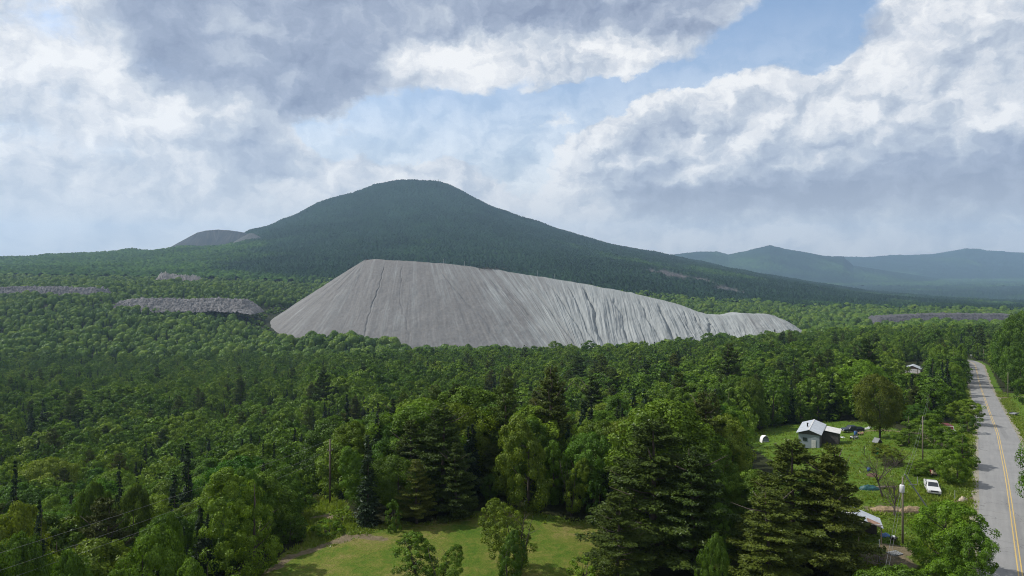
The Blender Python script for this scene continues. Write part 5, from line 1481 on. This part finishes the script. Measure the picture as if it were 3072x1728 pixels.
part(MB().box((-.45, 0, .90), (.45, .45, .10)).box((-.70, 0, 1.10), (.10, .45, .40)), 'seat', 'black', t); part(MB().tube([(.0, 0, .6), (-.12, 0, 1.08)], .025, 6).tube([(-.13 + .05 * math.sin(a), .19 * math.cos(a), 1.1 + .17 * math.sin(a)) for a in np.linspace(0, 6.28, 13)], .018, 5), 'steering_wheel', 'dark', t)
part(MB().box((-.05, 0, .22), (1.0, 1.15, .16)), 'mower_deck', 'red_dark', t); wheels(t, (-.55,), .50, .30, .24, 'cream'); wheels(t, (.72,), .46, .20, .16, 'cream')
t = thing('wheelbarrow', spot(2681, 1627), .8, 'black wheelbarrow holding a white sack at the edge of bare earth', 'wheelbarrow')
part(MB().add([(-.55, -.38, .75), (.6, -.34, .62), (.6, .34, .62), (-.55, .38, .75), (-.3, -.24, .35), (.35, -.22, .32), (.35, .22, .32), (-.3, .24, .35)], [(4, 7, 6, 5), (0, 1, 5, 4), (1, 2, 6, 5), (2, 3, 7, 6), (3, 0, 4, 7), (0, 3, 2, 1)]), 'tray', 'black', t)
for s in (-1, 1): part(MB().tube([(-1.2, s * .28, .62), (.1, s * .2, .34), (.75, s * .06, .2)], .025, 6).tube([(-.35, s * .22, .36), (-.5, s * .3, 0)], .025, 6), 'handle', 'wood', t)
part(MB().disc((.75, 0, .2), .2, .09), 'wheel', 'black', t, True); part(MB().box((0, 0, .78), (.5, .4, .22), .3), 'sack', 'white', t, bevel=.08)

heap('tarp_heap', 2609, 1469, 3.4, 1.5, .9, 'teal', 'teal tarpaulin bundled over a long heap left of the bare trees', 'tarpaulin', 3, -.1)
heap('tarp_heap', 2655, 1609, 1.7, 1.0, .5, 'blue', 'crumpled blue tarpaulin on the ground at the shed corner', 'tarpaulin', 8, .4)
heap('tarp_heap', 2526, 1314, 1.9, .8, .5, 'cloth', 'crumpled white sheet lying on grass to the right of the cabin', 'sheet', 14, .3)
heap('tarp_heap', 2606, 1287, 2.6, .9, .7, 'cloth', 'white sheet draped over goods behind the tail of the dark pickup', 'sheet', 18, 0)
heap('rock', 2888, 1502, 1.4, 1.0, .85, 'stone', 'pale boulder marking the end of the roadside earth track', 'boulder', 22, .2, 12)
heap('soil_mound', 2622, 1428, 2.4, 3.0, .5, 'soil', 'low mound of red brown soil beside the bare tree', 'soil mound', 26)
heap('hay_heap', 2652, 1531, 4.8, 1.8, .75, 'straw', 'heap of old hay at the left foot of the dead trees', 'hay heap', 31); heap('hay_heap', 2733, 1533, 4.4, 1.6, .8, 'straw', 'heap of old hay between the dead trees and the leaning post', 'hay heap', 37, .1)
t = thing('log', spot(2655, 1466), .1, 'two pale logs lying end to end by the teal tarpaulin', 'logs')
part(MB().tube([(-1.6, 0, .25), (.1, .05, .27)], [.22, .24], 8), 'log', 'wood', t); part(MB().tube([(.2, .1, .24), (1.9, -.1, .22)], [.22, .16], 8), 'log', 'wood', t)
t = thing('pallet', spot(2684, 1662), .35, 'bleached wooden pallet lying on bare earth near the shed', 'pallet')
pl_ = MB()
for i in range(6): pl_.box((-.75 + i * .3, 0, .14), (.14, 1.2, .03))
part(pl_, 'deck_boards', 'boards', t); part(MB().box((0, -.5, .06), (1.7, .1, .11)).box((0, .5, .06), (1.7, .1, .11)).box((0, 0, .06), (1.7, .1, .11)), 'bearer', 'boards', t)
t = thing('bucket', spot(2606, 1414), 0, 'blue bucket on the ground beside the soil mound', 'bucket')
part(MB().tube([(0, 0, 0), (0, 0, .65)], [.28, .36], 14), 'pail', 'blue', t, True); part(MB().tube([(-.36, 0, .6), (0, 0, .95), (.36, 0, .6)], .015, 5), 'handle', 'steel', t)
t = thing('sawhorse', spot(1768, 1698), .6, 'white sawhorse standing in ferns at the edge of the lawn', 'sawhorse')
part(MB().box((0, 0, .75), (1.2, .1, .1)), 'beam', 'white_old', t)
for x in (-.5, .5):
    for s in (-1, 1): part(MB().tube([(x, s * .3, 0), (x, s * .04, .75)], .04, 4), 'leg', 'white_old', t)
t = thing('flat_trailer', spot(3042, 1246), .55, 'wooden flatbed trailer by the side track across the road', 'trailer')
part(MB().box((0, 0, .72), (2.9, 1.6, .10)), 'deck', 'boards', t); part(MB().box((0, .82, .85), (2.9, .05, .2)).box((0, -.82, .85), (2.9, .05, .2)), 'side_rail', 'boards', t); part(MB().tube([(1.4, 0, .6), (2.6, 0, .45)], .05, 6), 'drawbar', 'dark', t); wheels(t, (-.1,), .85, .32, .2, 'can')
t = thing('mailbox', spot(3012, 1180), .8, 'dark roadside mailbox on a post by the side track', 'mailbox')
part(MB().box((0, 0, .55), (.12, .12, 1.1)), 'post', 'wood', t); part(MB().extrude([(math.cos(a) * .16, 1.25 + max(math.sin(a), -.4) * .18) for a in np.linspace(-.4, math.pi + .4, 9)], -.3, .3), 'box', 'dark', t); part(MB().box((.18, .1, 1.42), (.02, .05, .22)), 'flag', 'red', t)
t = thing('road_sign', spot(2914, 1076), -.5, 'small white road sign on the verge where the road dips out of sight', 'road sign')
part(MB().box((0, .04, 1.2), (.08, .08, 2.4)), 'post', 'steel', t); part(MB().box((0, 0, 2.3), (1.1, .05, 1.3)), 'plate', 'white', t)

# ------------------------------------------------------------------ poles and cables
def pole(base, h, label, arm=1.9, wood='wood', can=False, arm_z=.45, rz=.58, lean=0.0, r=.15):
    t = thing('utility_pole', base, rz, label, 'utility pole', 'utility poles')
    part(MB().tube([(0, 0, -1), (lean * .5, 0, h * .5), (lean, 0, h)], [r, r * .85, r * .62], 10), 'pole', wood, t, True)
    if arm:
        part(MB().box((lean, .13, h - arm_z), (arm, .10, .12)), 'crossarm', wood, t)
        for x in (-arm * .46, 0, arm * .46): part(MB().tube([(lean + x, .13, h - arm_z + .05), (lean + x, .13, h - arm_z + .26)], [.05, .07], 8), 'insulator', 'porcelain', t)
    if can:
        c_ = part(MB().tube([(-.36, -.1, h - 2.0), (-.36, -.1, h - 1.95), (-.36, -.1, h - 1.05), (-.36, -.1, h - .98)], [.26, .30, .30, .24], 16), 'transformer', 'can', t, True)
        part(MB().tube([(-.36, -.1, h - 1.0), (-.36, -.1, h - .7)], [.06, .05], 8), 'bushing', 'porcelain', c_)
    return t


def cable(a, b_, sag, label, r=.02, n=18):
    a, b_ = np.array(a), np.array(b_); k = np.linspace(0, 1, n)
    P = a[None] * (1 - k[:, None]) + b_[None] * k[:, None]; P[:, 2] -= sag * 4 * k * (1 - k)
    o = MB().tube(list(P), r, 5).build('overhead_cable', PT['wire'], None, True)
    return tag(o, label, 'cable', 'overhead cables')


LP = spot(990, 1512); L0 = (-64, 32, 3.0); L1 = (14.0, 182.0, float(ground(14, 182)))
hL = 8.6 - LP[2] + (0)
pole(LP, hL, 'lone dark wooden pole on rough grass at the left end of the lawn', .9, 'wood_dark', arm_z=1.9, rz=.35, r=.19)
top = lambda p, h, dx=0, dz=0: (p[0] + dx, p[1], p[2] + h + dz)
for dz, nm in ((-.1, 'topmost'), (-1.8, 'middle'), (-2.9, 'lowest')):
    cable(top(LP, hL, 0, dz), (L0[0], L0[1], 13.0 + dz), 1.3, f'{nm} of three cables sagging left from the lone lawn pole', .012)
    if dz > -2: cable(top(LP, hL, 0, dz), top(L1, 22, 0, dz), 1.2, f'{nm} cable running right from the lone lawn pole into the wood', .011)
RP = [((2708, 1632), 9.1, 'tall roadside pole with a pale transformer above the bare earth'), ((2768, 1388), 9.2, 'slim bare pole on the yard grass beside the wide low tree'), ((2788, 1241), 8.2, 'thin grey pole among bushes beyond the derelict van'), ((2811, 1182), 7.6, 'farthest thin pole among trees on the near side of the road')]
RB = []
for i, ((px, py), h, lab) in enumerate(RP):
    b0 = spot(px, py); RB.append((b0, h)); pole(b0, h, lab, (0, 0, 1.5, 1.3)[i], 'wood', i == 0)
    if i == 0: RB.insert(0, ((13, 30, 0.0), 9.0))
names = ['in front of the transformer pole', 'between the transformer pole and the slim bare pole', 'between the slim bare pole and the thin grey pole', 'between the two thin grey poles']
for i in range(len(RB) - 1):
    (a, ha), (b_, hb) = RB[i], RB[i + 1]
    for dz, dx, nm in ((-.1, 0, 'upper'), (-1.1, .15, 'lower')): cable(top(a, ha, dx, dz), top(b_, hb, dx, dz), .8, f'{nm} cable {names[i]}', .012)
cable(top(RB[1][0], 9.1, .3, -1.4), (72.2 + 2, 166, base[2] + 4.0) if False else top(spot(2700, 1560), 0.4), .2, 'guy wire slanting from the transformer pole to the ground', .014)
pole(spot(3024, 1194), 10, 'tall pole at the mouth of the side track across the road', 0, 'wood'); pole(spot(2951, 1088), 9.4, 'distant pole across the road where it dips out of sight', 1.6, 'wood')
a = spot(2788, 1536)
t = thing('leaning_post', a, 0, 'weathered post leaning far over with a short crossbar behind the transformer pole', 'post')
part(MB().tube([(.4, 0, -.4), (-3.6, .3, 5.7)], [.13, .09], 8), 'post', 'boards', t); part(MB().box((-2.45, .1, 4.15), (1.3, .08, .08)), 'crossbar', 'boards', t)
for px, py, lab in ((2752, 1458, 'thin fence post in grass behind the leaning post'), (2864, 1500, 'thin fence post in grass near the pale boulder')):
    t = thing('fence_post', spot(px, py), 0, lab, 'fence post'); part(MB().tube([(0, 0, -.2), (.05, 0, 1.6)], [.05, .04], 6), 'stake', 'steel', t)


# bare trees
def bare_tree(px, py, h, seed, label, lean=0.0):
    r = np.random.default_rng(seed); mb, tw = MB(), MB()

    def grow(p, d, L, rad, lev):
        q = p + d * L * .5 + r.normal(0, .05, 3) * L; e = q + unit(d + r.normal(0, .12, 3)) * L * .5
        (mb if lev < 2 else tw).tube([p, q, e], [rad, rad * .8, rad * .55], 6 if lev < 2 else 4, False)
        if lev < 5:
            for _ in range(3 if lev < 3 else 2):
                nd = unit(d + r.normal(0, .55, 3) + np.array([0, 0, .12])); grow(q + (e - q) * r.uniform(.1, 1), nd, L * r.uniform(.55, .78), rad * .52, lev + 1)
            grow(e, unit(d + r.normal(0, .2, 3)), L * .72, rad * .55, lev + 1)
    grow(np.array([0, 0, -.3]), unit(np.array([lean, .05, 1.0])), h * .36, .17, 0)
    t = thing('bare_tree', spot(px, py), 0, label, 'bare tree')
    mb.build('trunk', M_DEAD, t, True); tw.build('twigs', M_DEAD, t)


bare_tree(2650, 1492, 8.5, 5, 'leafless grey tree with spreading twigs in the middle of the yard', -.25)
bare_tree(2683, 1548, 5.8, 12, 'smaller dead tree with a dark trunk by the old hay', .1)

# ------------------------------------------------------------------ quarry ground far off
def bank(name, p0, p1, ztop, zfoot, label, seed, mat, depth=26, rough=2.6, nx=260, ny=46, cat='rubble bank', back=30):
    p0, p1 = np.array(p0, float), np.array(p1, float); s = np.linspace(0, 1, nx); L = np.linalg.norm(p1 - p0)
    nrm = np.array([(p1 - p0)[1], -(p1 - p0)[0]]) / L
    zt = np.interp(s, np.linspace(0, 1, len(ztop)), ztop) if hasattr(ztop, '__len__') else np.full(nx, ztop)
    k = np.r_[np.linspace(-1, 0, 8)[:-1], np.linspace(0, 1, ny - 7)]
    K, S = np.meshgrid(k, s, indexing='ij')
    P = p0[None, None] + (p1 - p0)[None, None] * S[..., None] + nrm[None, None] * np.where(K < 0, K * back, K * depth)[..., None]
    Z = np.where(K < 0, zt[None] + K * 0, zt[None] + (zfoot - zt[None]) * np.clip(K, 0, 1))
    ends = np.clip(np.minimum(S, 1 - S) * L / 22, 0, 1) ** .7
    Z = zfoot - 4 + (Z - zfoot + 4) * ends
    bl = np.abs(fbm(S * L / 5, K * 8, seed, 3)) * 2; bl2 = _h(np.floor(S * L / 2.4), np.floor(K * 12 + 20), seed)
    Z = Z + rough * (bl - .4) * ends + .55 * rough * (bl2 - .5) * ends * (bl > .25)
    me = mesh_np(name, np.concatenate([P, Z[..., None]], 2).reshape(-1, 3), grid_faces(len(k), nx), False, None, [PT[mat]])
    return tag(link(name, me), label, cat)


W_ = lambda px, Y: ((px - CX) / F * Y, Y)
bank('rubble_bank', W_(-60, 1160), W_(330, 1160), [-5, -3, -4, -4.5, -8], -24, 'long dark bank of broken rock at the far left edge beyond the forest', 41, 'rubble', 30, 3.0)
bank('rubble_bank', W_(315, 1065), W_(772, 1065), [-24, -19, -18, -20, -18, -20, -22], -36, 'grey bank with a rocky lip left of the big tailings pile', 43, 'rubble_pale', 30, 2.4)
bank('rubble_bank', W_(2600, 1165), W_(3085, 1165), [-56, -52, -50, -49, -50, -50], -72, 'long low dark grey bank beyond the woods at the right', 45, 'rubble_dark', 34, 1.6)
bank('rock_outcrop', W_(455, 1610), W_(625, 1620), [16, 12, 7, 4, 2], -16, 'pale jagged rock ledge among trees on the left slope', 47, 'ledge', 26, 6.5, 160, 34, 'rock ledge', 6)
bank('rock_outcrop', W_(728, 1480), W_(768, 1480), [-4, -3, -5], -14, 'tiny reddish rock ledge just left of the big tailings pile', 49, 'ledge', 12, 3.0, 40, 20, 'rock ledge', 6)
# junk and poles on the crest of the pile, mast on the summit
q = ray(1475, 806, 1128)
t = thing('scrap_heap', (q[0], q[1] + 3, q[2] - 1), .2, 'scattered scrap timber on the crest of the big tailings pile', 'scrap heap')
sc_ = MB(); r = np.random.default_rng(4)
for _ in range(26):
    c_ = r.normal(0, 1, 3) * (12, 2, .6) + (0, 0, 1.5); d_ = unit(r.normal(size=3) * (1, .6, .4)) * r.uniform(1, 4); sc_.tube([c_ - d_, c_ + d_], .35, 5)
part(sc_, 'timbers', 'boards_dark', t)
for px, py, h, lab in ((1330, 789, 9, 'thin marker pole on the crest left of the scrap timber'), (1393, 796, 9, 'thin marker pole on the crest between two others'), (1612, 829, 12, 'thin marker pole on the crest right of the scrap timber'), (1665, 838, 11, 'last thin marker pole down the sloping crest')):
    q = ray(px, py, 1130); t = thing('marker_pole', (q[0], q[1] + 4, q[2] - 2), 0, lab, 'marker pole'); part(MB().tube([(0, 0, 0), (0, 0, h)], .28, 6), 'pole', 'steel', t)
q = ray(1316, 546, 4600)
t = thing('radio_mast', (q[0], q[1] - 10, q[2] - 6), 0, 'tiny radio mast on the mountain summit', 'radio mast')
part(MB().tube([(0, 0, 0), (0, 0, 24)], [1.5, .8], 6), 'mast', 'steel', t); part(MB().box((0, 0, 16), (4.5, 1.5, 2.5)), 'antenna', 'can', t)

# ------------------------------------------------------------------ rough grass
r = np.random.default_rng(31)
gp = []
for poly, n in ((YARD, 9000), (POLEPATCH, 2600), (RVERGE, 1500)):
    xs = [p[0] for p in poly]; ys_ = [p[1] for p in poly]
    x, y = r.uniform(min(xs), max(xs), n), r.uniform(min(ys_), min(max(ys_), 1740), n); m = inside(poly, x, y); gp.append(hit(x[m], y[m]))
x, y = r.uniform(820, 1850, 9000), r.uniform(1500, 1735, 9000)
e_ = inside(LAWN, x, y) ^ inside(LAWN, x + r.normal(0, 14, 9000), y - np.abs(r.normal(0, 9, 9000))); gp.append(hit(x[e_], y[e_]))
k = r.integers(10, 300, 9000); sd_ = r.choice([-1, 1], 9000); off = 5.0 + np.abs(r.normal(0, 1.6, 9000))
xy = ROAD[k] + ROADN[k] * (sd_ * off)[:, None] + r.normal(0, .5, (9000, 2)); gp.append(np.stack([xy[:, 0], xy[:, 1], ground(xy[:, 0], xy[:, 1])], 1))
gp = np.concatenate(gp)
rd_ = road_rel(gp[:, 0], gp[:, 1])[0]; lw_, rg2, yd_, dr2 = masks(gp[:, 0], gp[:, 1], gp[:, 2])
gp = gp[(np.abs(rd_) > 4.7) & (dr2 < .4) & (gp[:, 1] < 330)]
clump = fbm(gp[:, 0] / 5, gp[:, 1] / 5, 12, 3)
gp = np.repeat(gp, 5, 0) + np.concatenate([r.normal(0, .28, (len(gp) * 5, 2)), np.zeros((len(gp) * 5, 1))], 1)
clump = np.repeat(clump, 5)
hgt = r.uniform(.16, .48, len(gp)) * (1 + 1.0 * np.clip(clump, -.6, 1)); a = r.uniform(0, 6.28, len(gp)); w = r.uniform(.10, .24, len(gp)); ln = r.normal(0, .22, (len(gp), 2))
dx = np.stack([np.cos(a) * w, np.sin(a) * w, 0 * a], 1); up_ = np.stack([ln[:, 0], ln[:, 1], hgt], 1); gb = gp - np.array([0, 0, .05])
V = np.stack([gb - dx, gb + dx, gb + up_], 1).reshape(-1, 3)
M_GRASS = leaf_mat('rough grass', [(0, (.095, .155, .015)), (.6, (.130, .180, .022)), (1, (.175, .175, .050))], .4)
tone = np.clip(.5 + .5 * np.repeat(clump, 3) + r.normal(0, .12, len(V)), 0, 1)
go_ = link('grass', mesh_np('grass', V, np.arange(len(V)).reshape(-1, 3), False, {'tone': tone}, [M_GRASS])); tag(go_, kind='stuff')
